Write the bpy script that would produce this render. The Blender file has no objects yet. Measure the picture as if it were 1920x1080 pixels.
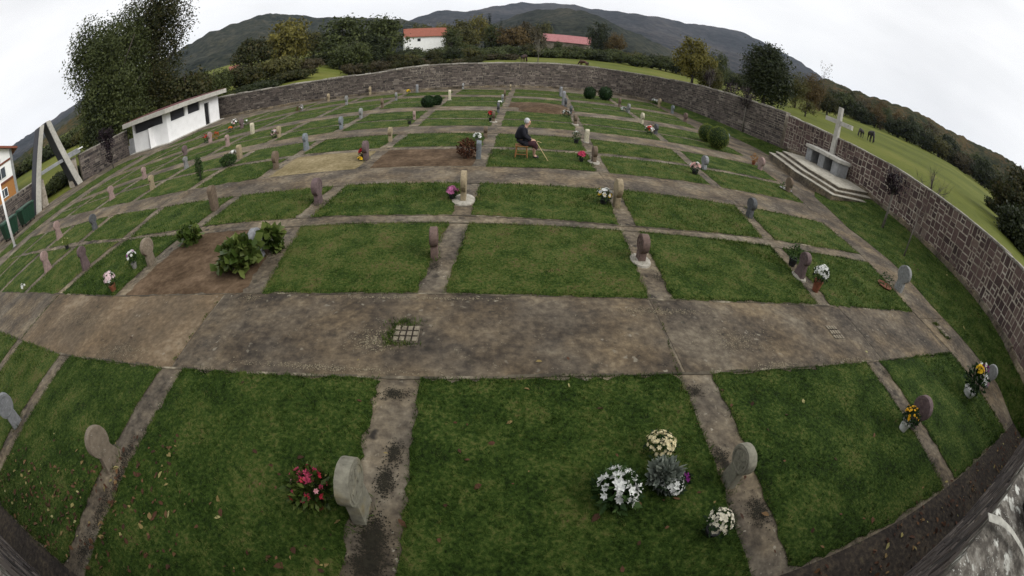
import bpy, bmesh, math, random
import numpy as np
from mathutils import Vector, Matrix
random.seed(7); rng = np.random.default_rng(7)
S = bpy.context.scene; COL = S.collection
R = math.radians

# ------------------------------------------------------------------ camera survey
# 15 mm diagonal fisheye (equisolid), 3.4 m above the cemetery ground.
H = 3.4; FPX = 800.0; CX, CY = 960.0, 583.0
PITCH, ROLL, YAW = R(35.24), R(3.44), R(-4.23)
def _basis():
    f = np.array([0, math.cos(PITCH), -math.sin(PITCH)]); u = np.array([0, math.sin(PITCH), math.cos(PITCH)]); x = np.array([1., 0, 0])
    c, s = math.cos(ROLL), math.sin(ROLL); x2 = c*x+s*u; u2 = -s*x+c*u
    c, s = math.cos(YAW), math.sin(YAW); Z = np.array([[c, -s, 0], [s, c, 0], [0, 0, 1]])
    return Z@x2, Z@u2, Z@f
BX, BU, BF = _basis()
def ray(px, py):
    dx, dy = px-CX, py-CY; r = math.hypot(dx, dy)+1e-9; t = 2*math.asin(min(r/(2*FPX), .999)); s = math.sin(t)/r
    return s*dx*BX-s*dy*BU+math.cos(t)*BF
def G(px, py, z=0.0):
    "point of the ground (at height z) seen in a survey pixel"
    d = ray(px, py); k = (z-H)/d[2]; return (d[0]*k, d[1]*k)
def proj(x, y, z):
    w = np.array([x, y, z-H]); a, b, c = w@BX, w@BU, w@BF; n = math.hypot(a, b)+1e-12
    r = 2*FPX*math.sin(math.atan2(n, c)/2); return CX+r*a/n, CY-r*b/n
def azel(px, py):
    d = ray(px, py); return math.degrees(math.atan2(d[0], d[1])), math.degrees(math.asin(d[2]))
def height_at(x, y, z0, px, py):
    "height of a vertical thing at (x, y) whose top is seen at px, py"
    best = (1e9, .5)
    for i in range(8, 900):
        h = i*.01; p = proj(x, y, z0+h); e = (p[0]-px)**2+(p[1]-py)**2
        if e < best[0]: best = (e, h)
    return best[1]
def mpp(px, py, x, y, z=0):
    "metres per survey pixel at a place"
    d = math.sqrt(x*x+y*y+(z-H)**2); r = math.hypot(px-CX, py-CY); t = 2*math.asin(min(r/(2*FPX), .999))
    return d/FPX/max(math.cos(t/2), .5)

# ------------------------------------------------------------------ helpers
def lin(c):
    return tuple(((v/255.)/12.92 if v/255. <= .04045 else ((v/255.+.055)/1.055)**2.4) for v in c)
def tag(o, label=None, cat=None, group=None, kind=None):
    if label: o['label'] = label
    if cat: o['category'] = cat
    if group: o['group'] = group
    if kind: o['kind'] = kind
    return o
def empty(name, loc, label, cat, group=None, rz=0):
    o = bpy.data.objects.new(name, None); COL.objects.link(o); o.location = loc; o.rotation_euler = (0, 0, rz)
    o.empty_display_size = .1
    return tag(o, label, cat, group)
def link(name, me, parent=None, loc=None):
    o = bpy.data.objects.new(name, me); COL.objects.link(o)
    if parent: o.parent = parent
    if loc is not None: o.location = loc
    return o
def npmesh(name, V, F, tint=None, mat=None, smooth=False, tints=None):
    "fast mesh from arrays; F is (n,k)"
    V = np.asarray(V, np.float32); F = np.asarray(F, np.int32); me = bpy.data.meshes.new(name)
    n, k = F.shape
    me.vertices.add(len(V)); me.vertices.foreach_set('co', V.ravel())
    me.loops.add(n*k); me.loops.foreach_set('vertex_index', F.ravel())
    me.polygons.add(n); me.polygons.foreach_set('loop_start', np.arange(0, n*k, k, dtype=np.int32))
    if smooth: me.polygons.foreach_set('use_smooth', np.ones(n, bool))
    if tint is not None:
        a = me.attributes.new('tint', 'FLOAT', 'POINT'); a.data.foreach_set('value', np.asarray(tint, np.float32))
    me.update(calc_edges=True); me.validate()
    if mat: me.materials.append(mat)
    return me
class MB:
    "collects shapes into one mesh"
    def __init__(s): s.v = []; s.f = []; s.t = []
    def add(s, vs, fs, t=.5):
        b = len(s.v); s.v += [tuple(v) for v in vs]; s.f += [tuple(b+i for i in f) for f in fs]; s.t += [t]*len(vs); return s
    def box(s, x0, y0, z0, x1, y1, z1, t=.5):
        v = [(x0, y0, z0), (x1, y0, z0), (x1, y1, z0), (x0, y1, z0), (x0, y0, z1), (x1, y0, z1), (x1, y1, z1), (x0, y1, z1)]
        return s.add(v, [(3, 2, 1, 0), (4, 5, 6, 7), (0, 1, 5, 4), (1, 2, 6, 5), (2, 3, 7, 6), (3, 0, 4, 7)], t)
    def prism(s, poly, z0, z1, t=.5):
        n = len(poly); v = [(p[0], p[1], z0) for p in poly]+[(p[0], p[1], z1) for p in poly]
        f = [tuple(range(n-1, -1, -1)), tuple(range(n, 2*n))]+[(i, (i+1) % n, n+(i+1) % n, n+i) for i in range(n)]
        return s.add(v, f, t)
    def hexa(s, b, tpt, t=.5):
        "4 bottom and 4 top points"
        return s.add(list(b)+list(tpt), [(3, 2, 1, 0), (4, 5, 6, 7), (0, 1, 5, 4), (1, 2, 6, 5), (2, 3, 7, 6), (3, 0, 4, 7)], t)
    def tube(s, pts, rad, n=8, t=.5, cap=True):
        pts = [Vector(p) for p in pts]; rings = []
        for i, p in enumerate(pts):
            d = (pts[min(i+1, len(pts)-1)]-pts[max(i-1, 0)]).normalized()
            a = Vector((0, 0, 1)) if abs(d.z) < .9 else Vector((1, 0, 0)); u = d.cross(a).normalized(); w = d.cross(u)
            r = rad[i] if hasattr(rad, '__len__') else rad
            rings.append([p+u*(r*math.cos(2*math.pi*k/n))+w*(r*math.sin(2*math.pi*k/n)) for k in range(n)])
        vs = [v for q in rings for v in q]; fs = []
        for i in range(len(pts)-1):
            for k in range(n): fs.append((i*n+k, i*n+(k+1) % n, (i+1)*n+(k+1) % n, (i+1)*n+k))
        if cap: fs += [tuple(range(n))[::-1], tuple((len(pts)-1)*n+k for k in range(n))]
        return s.add(vs, fs, t)
    def lathe(s, prof, n=16, c=(0, 0, 0), t=.5):
        vs = []; fs = []
        for r, z in prof:
            for k in range(n): vs.append((c[0]+r*math.cos(2*math.pi*k/n), c[1]+r*math.sin(2*math.pi*k/n), c[2]+z))
        for i in range(len(prof)-1):
            for k in range(n): fs.append((i*n+k, i*n+(k+1) % n, (i+1)*n+(k+1) % n, (i+1)*n+k))
        fs += [tuple(range(n))[::-1], tuple((len(prof)-1)*n+k for k in range(n))]
        return s.add(vs, fs, t)
    def mesh(s, name, mat, smooth=False, bevel=0):
        me = bpy.data.meshes.new(name); me.from_pydata(s.v, [], s.f)
        a = me.attributes.new('tint', 'FLOAT', 'POINT'); a.data.foreach_set('value', np.asarray(s.t, np.float32))
        if bevel or smooth:
            bm = bmesh.new(); bm.from_mesh(me); bmesh.ops.recalc_face_normals(bm, faces=bm.faces)
            if bevel:
                es = [e for e in bm.edges if len(e.link_faces) == 2 and e.calc_face_angle(0) > .6]
                bmesh.ops.bevel(bm, geom=es, offset=bevel, segments=2, affect='EDGES', profile=.6)
            for f in bm.faces: f.smooth = smooth
            bm.to_mesh(me); bm.free()
        me.materials.append(mat); me.update(); return me
    def obj(s, name, mat, parent=None, loc=None, smooth=False, bevel=0):
        return link(name, s.mesh(name, mat, smooth, bevel), parent, loc)
def skin(name, verts, edges, radii, mat, parent=None, sub=2, loc=None):
    "one continuous limb-like surface grown round a skeleton"
    me = bpy.data.meshes.new(name); me.from_pydata(verts, edges, []); o = link(name, me)
    m = o.modifiers.new('s', 'SKIN'); m.use_smooth_shade = True
    for i, sv in enumerate(me.skin_vertices[0].data):
        r = radii[i]; sv.radius = r if hasattr(r, '__len__') else (r, r); sv.use_root = (i == 0)
    u = o.modifiers.new('u', 'SUBSURF'); u.levels = sub; u.render_levels = sub
    dg = bpy.context.evaluated_depsgraph_get(); ev = bpy.data.meshes.new_from_object(o.evaluated_get(dg)); ev.name = name
    o.modifiers.clear(); o.data = ev; bpy.data.meshes.remove(me)
    ev.materials.clear(); ev.materials.append(mat)
    if parent: o.parent = parent
    if loc is not None: o.location = loc
    return o

# ------------------------------------------------------------------ materials
MATS = {}
def mat(name, stops, scale=3., rough=.85, bump=.3, detail=6., use_tint=0., spots=None, coord='pos', trans=0., dist=.02, scale2=None, spec=.3, big=0., con=1.5, alt=None):
    """noise driven colour ramp; 'tint' shifts the ramp per piece; spots=(colour, scale, size) lays lichen dots; big = weight of a broad patch noise"""
    if name in MATS: return MATS[name]
    m = bpy.data.materials.new(name); m.use_nodes = True; nt = m.node_tree; N = nt.nodes; L = nt.links
    b = N['Principled BSDF']; b.inputs['Roughness'].default_value = rough; b.inputs['Specular IOR Level'].default_value = spec
    if coord == 'pos': co = N.new('ShaderNodeNewGeometry').outputs['Position']
    else: co = N.new('ShaderNodeTexCoord').outputs['Object']
    no = N.new('ShaderNodeTexNoise'); no.inputs['Scale'].default_value = scale; no.inputs['Detail'].default_value = detail; no.inputs['Roughness'].default_value = .65
    L.new(co, no.inputs['Vector']); fac = no.outputs['Fac']
    def math_(op, a, c, d=None):
        n = N.new('ShaderNodeMath'); n.operation = op
        for i, x in enumerate((a, c)):
            if isinstance(x, (int, float)): n.inputs[i].default_value = x
            else: L.new(x, n.inputs[i])
        return n.outputs[0]
    if big:
        n2 = N.new('ShaderNodeTexNoise'); n2.inputs['Scale'].default_value = scale2 or scale*.12; n2.inputs['Detail'].default_value = 3; L.new(co, n2.inputs['Vector'])
        fac = math_('ADD', math_('MULTIPLY', fac, 1-big), math_('MULTIPLY', n2.outputs['Fac'], big))
        fac = math_('ADD', math_('MULTIPLY', math_('SUBTRACT', fac, .5), con), .5)
    if use_tint:
        at = N.new('ShaderNodeAttribute'); at.attribute_name = 'tint'
        fac = math_('ADD', math_('MULTIPLY', fac, 1-use_tint), math_('MULTIPLY', at.outputs['Fac'], use_tint))
    cr = N.new('ShaderNodeValToRGB'); e = cr.color_ramp.elements
    while len(e) < len(stops): e.new(.5)
    for i, (p, c) in enumerate(stops): e[i].position = p; e[i].color = (*c, 1)
    L.new(fac, cr.inputs['Fac']); col = cr.outputs['Color']
    if alt:
        an = N.new('ShaderNodeTexNoise'); an.inputs['Scale'].default_value = alt[1]; an.inputs['Detail'].default_value = 7; an.inputs['Roughness'].default_value = .6; L.new(co, an.inputs['Vector'])
        ar = N.new('ShaderNodeMapRange'); ar.inputs[1].default_value = .42; ar.inputs[2].default_value = .62; L.new(an.outputs['Fac'], ar.inputs[0])
        am = N.new('ShaderNodeMixRGB'); am.blend_type = 'MULTIPLY'; L.new(ar.outputs[0], am.inputs[0]); L.new(col, am.inputs[1]); am.inputs[2].default_value = (*alt[0], 1); col = am.outputs[0]
    for sp in (spots or []):
        c, sc, sz = sp[:3]
        vo = N.new('ShaderNodeTexVoronoi'); vo.inputs['Scale'].default_value = sc; vo.inputs['Randomness'].default_value = 1
        wv = N.new('ShaderNodeTexNoise'); wv.inputs['Scale'].default_value = sc*2.2; L.new(co, wv.inputs['Vector'])
        vm = N.new('ShaderNodeMixRGB'); vm.inputs[0].default_value = .12; L.new(co, vm.inputs[1]); L.new(wv.outputs['Color'], vm.inputs[2]); L.new(vm.outputs[0], vo.inputs['Vector'])
        r = N.new('ShaderNodeMapRange'); r.inputs[1].default_value = sz*.6; r.inputs[2].default_value = sz; r.inputs[3].default_value = sp[3] if len(sp) > 3 else .8; r.inputs[4].default_value = 0
        L.new(vo.outputs['Distance'], r.inputs[0])
        ms = N.new('ShaderNodeTexNoise'); ms.inputs['Scale'].default_value = sc*.23; L.new(co, ms.inputs['Vector'])
        r2 = N.new('ShaderNodeMapRange'); r2.inputs[1].default_value = .45; r2.inputs[2].default_value = .6; L.new(ms.outputs['Fac'], r2.inputs[0])
        mx = N.new('ShaderNodeMixRGB'); L.new(math_('MULTIPLY', r.outputs[0], r2.outputs[0]), mx.inputs[0]); L.new(col, mx.inputs[1]); mx.inputs[2].default_value = (*c, 1); col = mx.outputs[0]
    L.new(col, b.inputs['Base Color'])
    if bump:
        bp = N.new('ShaderNodeBump'); bp.inputs['Strength'].default_value = bump; bp.inputs['Distance'].default_value = dist; L.new(no.outputs['Fac'], bp.inputs['Height']); L.new(bp.outputs[0], b.inputs['Normal'])
    if trans:
        out = N['Material Output']; tr = N.new('ShaderNodeBsdfTranslucent'); L.new(col, tr.inputs[0]); ad = N.new('ShaderNodeMixShader'); ad.inputs[0].default_value = trans
        L.new(b.outputs[0], ad.inputs[1]); L.new(tr.outputs[0], ad.inputs[2]); L.new(ad.outputs[0], out.inputs[0])
    MATS[name] = m; return m
def plain(name, c, rough=.7, var=.12, scale=14., bump=.1, spec=.3):
    return mat(name, [(.3, tuple(v*(1-var) for v in c)), (.7, tuple(min(v*(1+var), 1) for v in c))], scale=scale, rough=rough, bump=bump, spec=spec, dist=.005)
def leafmat(name, dark, mid, light, trans=.25, rough=.6):
    return mat(name, [(.1, dark), (.5, mid), (.9, light)], scale=1.2, rough=rough, bump=0, use_tint=.75, trans=trans, spec=.2)

M_PATH = mat('weathered_concrete', [(.2, (.024, .019, .014)), (.40, (.060, .048, .035)), (.58, (.110, .089, .063)), (.82, (.20, .17, .122))], scale=8, detail=15, bump=.7, use_tint=.30, big=.5, scale2=1.1, con=2.8, alt=((1.28, 1.17, .98), .8),
             spots=[((.24, .215, .165), 5.5, .17, .8), ((.020, .018, .012), 4.3, .22, .6), ((.22, .19, .135), 15, .2, .75)])
M_STRIP = mat('strip_concrete', [(.18, (.022, .018, .013)), (.40, (.080, .066, .049)), (.60, (.145, .122, .089)), (.84, (.27, .235, .175))], scale=9, detail=15, bump=.7, use_tint=.2, big=.5, scale2=1.2, con=2.6, alt=((1.2, 1.12, .98), .8),
              spots=[((.30, .27, .21), 9, .17), ((.014, .012, .010), 4, .3, .9)])
M_LAWN = mat('lawn_turf', [(.12, (.008, .016, .003)), (.36, (.024, .047, .007)), (.52, (.047, .077, .014)), (.68, (.092, .110, .028)), (.88, (.12, .085, .042))], scale=22, detail=14, bump=1., dist=.05, use_tint=.26, big=.4, scale2=1.9, con=3.2, rough=.9, spec=.1)
M_SOIL = mat('bare_soil', [(.2, (.038, .024, .013)), (.5, (.088, .058, .035)), (.82, (.18, .125, .08))], scale=7, detail=13, bump=.9, use_tint=.25, big=.5, scale2=1.2, con=2.4, rough=.95, spec=.1, spots=[((.3, .24, .17), 18, .14)])
M_SAND = mat('pale_sand', [(.25, (.10, .08, .035)), (.5, (.20, .16, .085)), (.8, (.34, .28, .17))], scale=9, detail=12, bump=.6, big=.4, rough=.95, spec=.1)
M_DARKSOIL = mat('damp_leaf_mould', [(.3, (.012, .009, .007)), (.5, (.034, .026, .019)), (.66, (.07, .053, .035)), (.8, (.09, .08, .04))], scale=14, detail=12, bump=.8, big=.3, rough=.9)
M_WALLSTONE = mat('wall_stone', [(.12, (.032, .021, .020)), (.34, (.070, .045, .041)), (.55, (.116, .075, .067)), (.74, (.152, .110, .090)), (.92, (.19, .16, .13))], scale=9, detail=10, bump=.7, use_tint=.55, big=.3, scale2=.6, con=2, rough=.9, spots=[((.24, .225, .19), 9, .15)], alt=((.82, .82, .84), .5))
M_FARSTONE = mat('far_wall_stone', [(.12, (.024, .021, .021)), (.36, (.054, .045, .042)), (.6, (.096, .078, .070)), (.9, (.23, .20, .17))], scale=9, detail=10, bump=.6, use_tint=.62, rough=.9, spots=[((.26, .24, .2), 5, .18)])
M_MORTAR = mat('wall_mortar', [(.12, (.11, .092, .072)), (.45, (.29, .25, .20)), (.8, (.44, .40, .335))], scale=6, detail=10, bump=.5, big=.5, scale2=.9, con=2.6, rough=.95)
M_DARKMORTAR = mat('dark_wall_mortar', [(.2, (.05, .042, .034)), (.55, (.17, .145, .115)), (.82, (.36, .32, .26))], scale=4, detail=9, bump=.5, big=.5, con=2, rough=.95)
M_COPING = mat('coping_stone', [(.25, (.08, .07, .058)), (.5, (.22, .20, .17)), (.8, (.50, .47, .41))], scale=7, bump=.5, use_tint=.3, rough=.95, spots=[((.42, .42, .38), 6, .2)])
M_LICHEN = mat('lichen_coping', [(.30, (.032, .027, .022)), (.47, (.085, .075, .062)), (.56, (.17, .155, .13)), (.72, (.36, .35, .31))], scale=9, detail=12, bump=.7, rough=.95, spots=[((.62, .62, .56), 7.5, .33, .95), ((.03, .028, .02), 13, .25), ((.55, .55, .5), 21, .25)])
M_BARK = mat('tree_bark', [(.3, (.03, .025, .02)), (.7, (.11, .095, .08))], scale=12, bump=.7)
M_PALEBARK = mat('pale_bark', [(.3, (.09, .08, .065)), (.7, (.22, .20, .17))], scale=14, bump=.5)
M_WHITE = mat('white_render', [(.3, (.76, .76, .755)), (.6, (.86, .86, .86))], scale=1.5, detail=8, bump=.08)
M_PALECONC = mat('pale_concrete', [(.3, (.33, .32, .28)), (.7, (.52, .50, .45))], scale=5, bump=.3, big=.4, spots=[((.16, .15, .13), 3.5, .22, .6)])
M_GREYCONC = mat('grey_concrete', [(.3, (.19, .195, .20)), (.7, (.31, .315, .32))], scale=4, bump=.3, big=.3)
M_DARK = plain('dark_opening', (.012, .012, .014), rough=.5)
M_SLATE = plain('dark_slate', (.035, .035, .042), rough=.6, var=.3)
M_TERRA = plain('terracotta', (.19, .068, .036), var=.35)
M_WPOT = plain('white_ceramic', (.62, .62, .60), rough=.4)
M_BPOT = plain('black_plastic', (.018, .018, .02), rough=.45)
M_GPOT = plain('grey_pot', (.22, .21, .20))
M_WOOD = mat('warm_wood', [(.3, (.19, .085, .028)), (.7, (.30, .15, .055))], scale=8, bump=.2)

M_SANDPATH = mat('sandy_concrete', [(.22, (.045, .033, .02)), (.45, (.095, .070, .043)), (.62, (.135, .10, .063)), (.8, (.20, .16, .11))], scale=8, detail=15, bump=.7, big=.5, scale2=.9, con=2.0, alt=((1.28, 1.2, 1.08), .6), spots=[((.24, .21, .165), 6, .14, .7), ((.035, .032, .02), 4.3, .16, .6)])
M_KERB = mat('worn_kerb', [(.44, (.050, .042, .030)), (.56, (.12, .10, .07)), (.68, (.34, .30, .22))], scale=1.9, detail=12, bump=.5, rough=.95)
# ------------------------------------------------------------------ layout of the cemetery
def curve(pix):
    p = sorted(G(*q) for q in pix); return [a for a, b in p], [b for a, b in p]
R1 = curve([(0,621),(37,638),(117,667),(217,680),(303,691),(347,693),(500,703),(633,708),(720,711),(853,712),(1040,707),(1260,703),(1330,703),(1447,693),(1613,681),(1780,663)])
R2 = curve([(0,547),(107,550),(233,555),(333,553),(460,550),(633,550),(832,550),(973,553),(1220,560),(1280,562),(1537,572),(1710,585)])
R3N = curve([(43,480),(160,460),(233,452),(327,442),(390,438),(567,425),(640,419),(887,420),(1000,423),(1157,432),(1280,443),(1423,460),(1627,493)])
R3F = curve([(0,493),(47,475),(160,452),(233,447),(333,432),(400,422),(640,405),(887,404),(1157,422),(1280,432),(1437,448),(1497,457),(1613,477)])
R4 = curve([(93,435),(143,422),(183,410),(233,401),(305,390),(387,376),(463,367),(587,355),(650,348),(745,345),(860,344),(1017,349),(1125,356),(1165,357),(1257,367),(1373,385),(1423,393),(1500,410)])
R5 = curve([(138,403),(192,390),(317,365),(413,345),(490,335),(600,323),(690,316),(883,312),(1017,317),(1117,322),(1257,338),(1332,347),(1365,355),(1457,371)])
def warp(X, Y):
    a = np.interp(X, [-23, -19, -16, -13, -10, -6], [.2, .16, .105, .06, .03, 0]); b = np.interp(Y, [12, 18, 25, 34], [0, 1, 1.25, 1.25]); return Y*(1-a*b)
def crow(c): return lambda X: float(np.interp(X, c[0], c[1]))
def frow(Y): return lambda X: float(warp(X, Y))
NEAR0 = lambda X: float(np.interp(X, [-7.2, -4.3, -1, 2, 5, 7, 11.4], [-.14, -.1, .45, .72, .66, .69, .84]))
ROWS = [(NEAR0, crow(R1)), (crow(R2), crow(R3N)), (crow(R3F), crow(R4)), (crow(R5), frow(14.1)), (frow(14.5), frow(16.85)), (frow(18.6), frow(20.45)), (frow(20.75), frow(23.4)),
        (frow(25.2), frow(27.7)), (frow(28.0), frow(30.3)), (frow(31.9), frow(34.3)), (frow(34.7), frow(37.6))]
YS = [0, 3.4, 5.2, 7.9, 10.2, 12, 18.5, 25.4, 33, 40]
COLS = {'i': [-20.8]*10, 'h': [-17.7, -17.7, -17.8, -17.5, -17.4, -17.3, -17.3, -17.3, -17.3, -17.3], 'g': [-14.2, -14.2, -14.2, -14.0, -14.1, -13.9, -13.7, -13.7, -13.7, -13.7],
        'f': [-10.95, -10.95, -11.0, -10.5, -10.7, -10.4, -10.35, -10.3, -10.2, -10.1], 'e': [-7.85, -7.82, -7.62, -7.4, -7.25, -7.3, -6.95, -6.9, -6.8, -6.7],
        'd': [-4.46, -4.42, -3.85, -4.2, -3.95, -3.8, -3.45, -3.2, -2.9, -2.6], 'a': [-.93, -.98, -.82, -.57, -.44, -.31, .2, .76, 1.39, 1.95],
        'b': [2.55, 2.62, 2.7, 2.92, 3.15, 3.32, 3.92, 4.7, 5.56, 6.4], 'c': [6.52, 6.54, 6.5, 6.8, 7.2, 7.25, 8.0, 8.9, 9.5, 10.2],
        'r': [10.62, 10.68, 10.45, 10.95, 11.0, 11.6, 12.85, 13.2, 14.0, 14.6], 'l': [-23.4]*10}
def col(c, Y): return float(np.interp(Y, YS, COLS[c]))
ORDER = ['l', 'i', 'h', 'g', 'f', 'e', 'd', 'a', 'b', 'c', 'r']
HW = .21
lots = []          # (row, left column, quad corners ll, lr, ur, ul)
for ri, (y0, y1) in enumerate(ROWS):
    for k in range(len(ORDER)-1):
        cl, cr = ORDER[k], ORDER[k+1]; hw = HW if ri else .24
        ym = 5*ri*.6
        def corner(c, yf, sgn):
            x = -1e9
            X = COLS[c][0]; Y = yf(X)
            for _ in range(3): X = col(c, Y)+sgn*hw; Y = yf(X)
            return (X, Y)
        ll, lr, ur, ul = corner(cl, y0, 1), corner(cr, y0, -1), corner(cr, y1, -1), corner(cl, y1, 1)
        if ri == 0 and k < 3: continue
        lots.append((ri, cl, (ll, lr, ur, ul)))
WALL_R = [(13.15, -.6), (13.2, 1.4), (15.2, 3.3), (16.8, 5.6), (17.6, 8.5), (18.4, 12.5), (18.6, 16), (18.3, 21), (17.3, 26), (16.4, 33), (15.2, 40.5)]
WALL_F = [(18.0, 22.6), (17.3, 26), (16.4, 33), (15.9, 37), (15.1, 39.6), (14.2, 40.8), (12.9, 41.5), (9.5, 42.2), (6, 41.5), (2, 40), (-4, 36.9), (-9, 35.3), (-14, 34.6), (-20, 34.4), (-24.9, 34.9), (-30.6, 35.2)]
WALL_L1 = [(-30.4, 26.2), (-30.5, 23), (-31.2, 20.7)]
WALL_L2 = [(-32.6, 16.4), (-32.5, 13), (-32.6, 9), (-32.8, 4), (-32.8, -.5)]
YARD = [(-32.8, -.5), (13.15, -.6)]+WALL_R[1:8]+WALL_F+[(-30.5, 23), (-32.4, 17), (-32.5, 13), (-32.6, 9)]
def seg_dist(px, py, poly):
    px = np.asarray(px, float); py = np.asarray(py, float); d = np.full(px.shape, 1e9); ins = np.zeros(px.shape, bool); n = len(poly)
    for i in range(n):
        (x0, y0), (x1, y1) = poly[i], poly[(i+1) % n]; dx, dy = x1-x0, y1-y0
        t = np.clip(((px-x0)*dx+(py-y0)*dy)/(dx*dx+dy*dy), 0, 1); d = np.minimum(d, np.hypot(px-x0-t*dx, py-y0-t*dy))
        c = ((y0 > py) != (y1 > py)) & (px < (x1-x0)*(py-y0)/((y1-y0) if y1 != y0 else 1e-9)+x0); ins ^= c
    return d, ins
EDGE_AZ = [-180, -100, -75, -58, -50, -25, -18, -10, 0, 12, 25, 33, 40, 52, 62, 70, 80, 110, 180]
EDGE_EL = [0, 0, -.3, .2, .5, .8, -1.2, -1.3, -.5, -.15, -.1, -.1, .4, 1.0, 1.3, 1.1, .9, 0, 0]
NEAR_Z = [0, 0, 0, .1, .2, .3, .3, .3, .4, .8, 1.2, 1.4, 1.7, 1.9, 2.0, 1.9, 1.4, 0, 0]
def Z(x, y):
    "ground height anywhere"
    x = np.asarray(x, float); y = np.asarray(y, float); d, ins = seg_dist(x, y, YARD)
    az = np.degrees(np.arctan2(x, y)); r = np.hypot(x, y)
    ze = H+150*np.tan(np.radians(np.interp(az, EDGE_AZ, EDGE_EL))); zn = np.interp(az, EDGE_AZ, NEAR_Z)
    t = np.clip(d/78., 0, 2.6); z = zn*np.clip((d-.5)/2.5, 0, 1)+(ze-zn)*t
    z += np.clip(d/40, 0, 1)*.12*np.sin(x*.11+1)*np.cos(y*.083)
    return np.where(ins, -.06, np.where(d < .5, -.06, z))
# the ground: one sheet from the yard to the horizon
ths = np.radians(np.linspace(-180, 180, 361)); rs = np.concatenate([np.arange(0.5, 60, .75), 60*1.045**np.arange(0, 100)])
rs = rs[rs < 4200]
A, B = np.meshgrid(ths, rs); gx = B*np.sin(A); gy = B*np.cos(A); gz = Z(gx, gy)
V = np.stack([gx.ravel(), gy.ravel(), gz.ravel()], 1); n1 = len(ths)
i, j = np.meshgrid(np.arange(n1-1), np.arange(len(rs)-1)); q = (j*n1+i).ravel(); F = np.stack([q, q+1, q+n1+1, q+n1], 1)
M_FIELD = mat('pasture', [(.25, (.058, .072, .010)), (.5, (.100, .115, .018)), (.75, (.155, .15, .036))], scale=1.6, detail=10, bump=.6, dist=.1, big=.6, scale2=.06, rough=.95, spec=.1)
tag(link('ground', npmesh('ground', V, F[:, ::-1], mat=M_FIELD, smooth=True)), kind='structure')
# concrete floor of the cemetery
mb = MB(); mb.prism([(p[0], p[1]) for p in YARD], -.05, 0, .4)
tag(mb.obj('path', M_STRIP), kind='structure')
def slab_strip(mb, f0, f1, xs, z, gap=.012, tr=(.45, .8)):
    for a, b in zip(xs[:-1], xs[1:]):
        t = random.uniform(*tr); N = 6
        for k in range(N):
            u0 = a+gap+(b-a-2*gap)*k/N; u1 = a+gap+(b-a-2*gap)*(k+1)/N
            mb.hexa([(u0, f0(u0)+.01, -.03), (u1, f0(u1)+.01, -.03), (u1, f1(u1)-.01, -.03), (u0, f1(u0)-.01, -.03)], [(u0, f0(u0)+.01, z), (u1, f0(u1)+.01, z), (u1, f1(u1)-.01, z), (u0, f1(u0)-.01, z)], t)
mb = MB()
slab_strip(mb, crow(R1), crow(R2), [-24, -17.8, -14.3, -10.93], .006, .02, tr=(.4, .6)); slab_strip(mb, crow(R1), crow(R2), [-4.45, 2.47, 6.9, 10.3], .006, .02, tr=(.36, .52))
slab_strip(mb, crow(R4), crow(R5), [-23.4, -17, -11, -4.9, 3.2, 7.3, 11.2], .006)
slab_strip(mb, frow(16.95), frow(18.55), [-23.4, -16, -7, 0.2, 3.95, 8, 12.7], .006)
slab_strip(mb, frow(23.5), frow(25.15), [-23.4, -14, -6, .8, 4.7, 9, 13], .006)
slab_strip(mb, frow(30.4), frow(31.85), [-23.4, -14, -6, 1.4, 5.6, 9.5, 13.8], .006)
tag(mb.obj('pavement', M_PATH), kind='structure')
mb = MB(); slab_strip(mb, crow(R1), crow(R2), [-10.93, -4.45], .006, .02); tag(mb.obj('pavement', M_SANDPATH), kind='structure')
mb = MB()   # worn cement edges of the paths
for f, s_, xr in ((crow(R1), 1, (-12, 10.2)), (crow(R2), -1, (-17, 10)), (crow(R4), 1, (-18, 11)), (crow(R5), -1, (-18, 11)), (crow(R3F), -1, (-17, 10.6)), (crow(R3N), 1, (-17, 10.6)), (frow(16.85), 1, (-18, 12)), (frow(18.6), -1, (-18, 12)), (frow(14.5), -1, (-18, 12)), (frow(20.75), -1, (-16, 12.5)), (frow(25.2), -1, (-14, 13))):
    xs = np.arange(xr[0], xr[1], .35)
    for a, b in zip(xs[:-1], xs[1:]):
        w0, w1 = sorted((0, s_*random.uniform(.015, .06))); mb.hexa([(a, f(a)+w0, -.02), (b, f(b)+w0, -.02), (b, f(b)+w1, -.02), (a, f(a)+w1, -.02)], [(a, f(a)+w0, .011), (b, f(b)+w0, .011), (b, f(b)+w1, .011), (a, f(a)+w1, .011)], .5)
tag(mb.obj('kerb', M_KERB), kind='structure')
# side path on the right, edge read along its outer line
PR = sorted([G(*p) for p in [(1527,369),(1591,429),(1635,462),(1675,495),(1709,531),(1747,575),(1775,604),(1813,647),(1870,720),(1897,790)]]+[(14.4, 14.6), (15.2, 17), (15.9, 20.3), (16.0, 22), (15.6, 25.5), (15.2, 30), (14.9, 36), (14.5, 39.6)], key=lambda p: p[1])
PRX = lambda Y: float(np.interp(Y, [p[1] for p in PR], [p[0] for p in PR]))
mb = MB(); ys = np.linspace(.9, 39, 60); t = .5
for k in range(len(ys)-1):
    if k % 6 == 0: t = random.uniform(.2, .6)
    a, b = ys[k], ys[k+1]-(.015 if k % 6 == 5 else 0)
    mb.hexa([(col('r', a)-.15, a, -.03), (PRX(a), a, -.03), (PRX(b), b, -.03), (col('r', b)-.15, b, -.03)], [(col('r', a)-.15, a, .01), (PRX(a), a, .01), (PRX(b), b, .01), (col('r', b)-.15, b, .01)], t)
tag(mb.obj('walkway', M_PATH), kind='structure')
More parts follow.
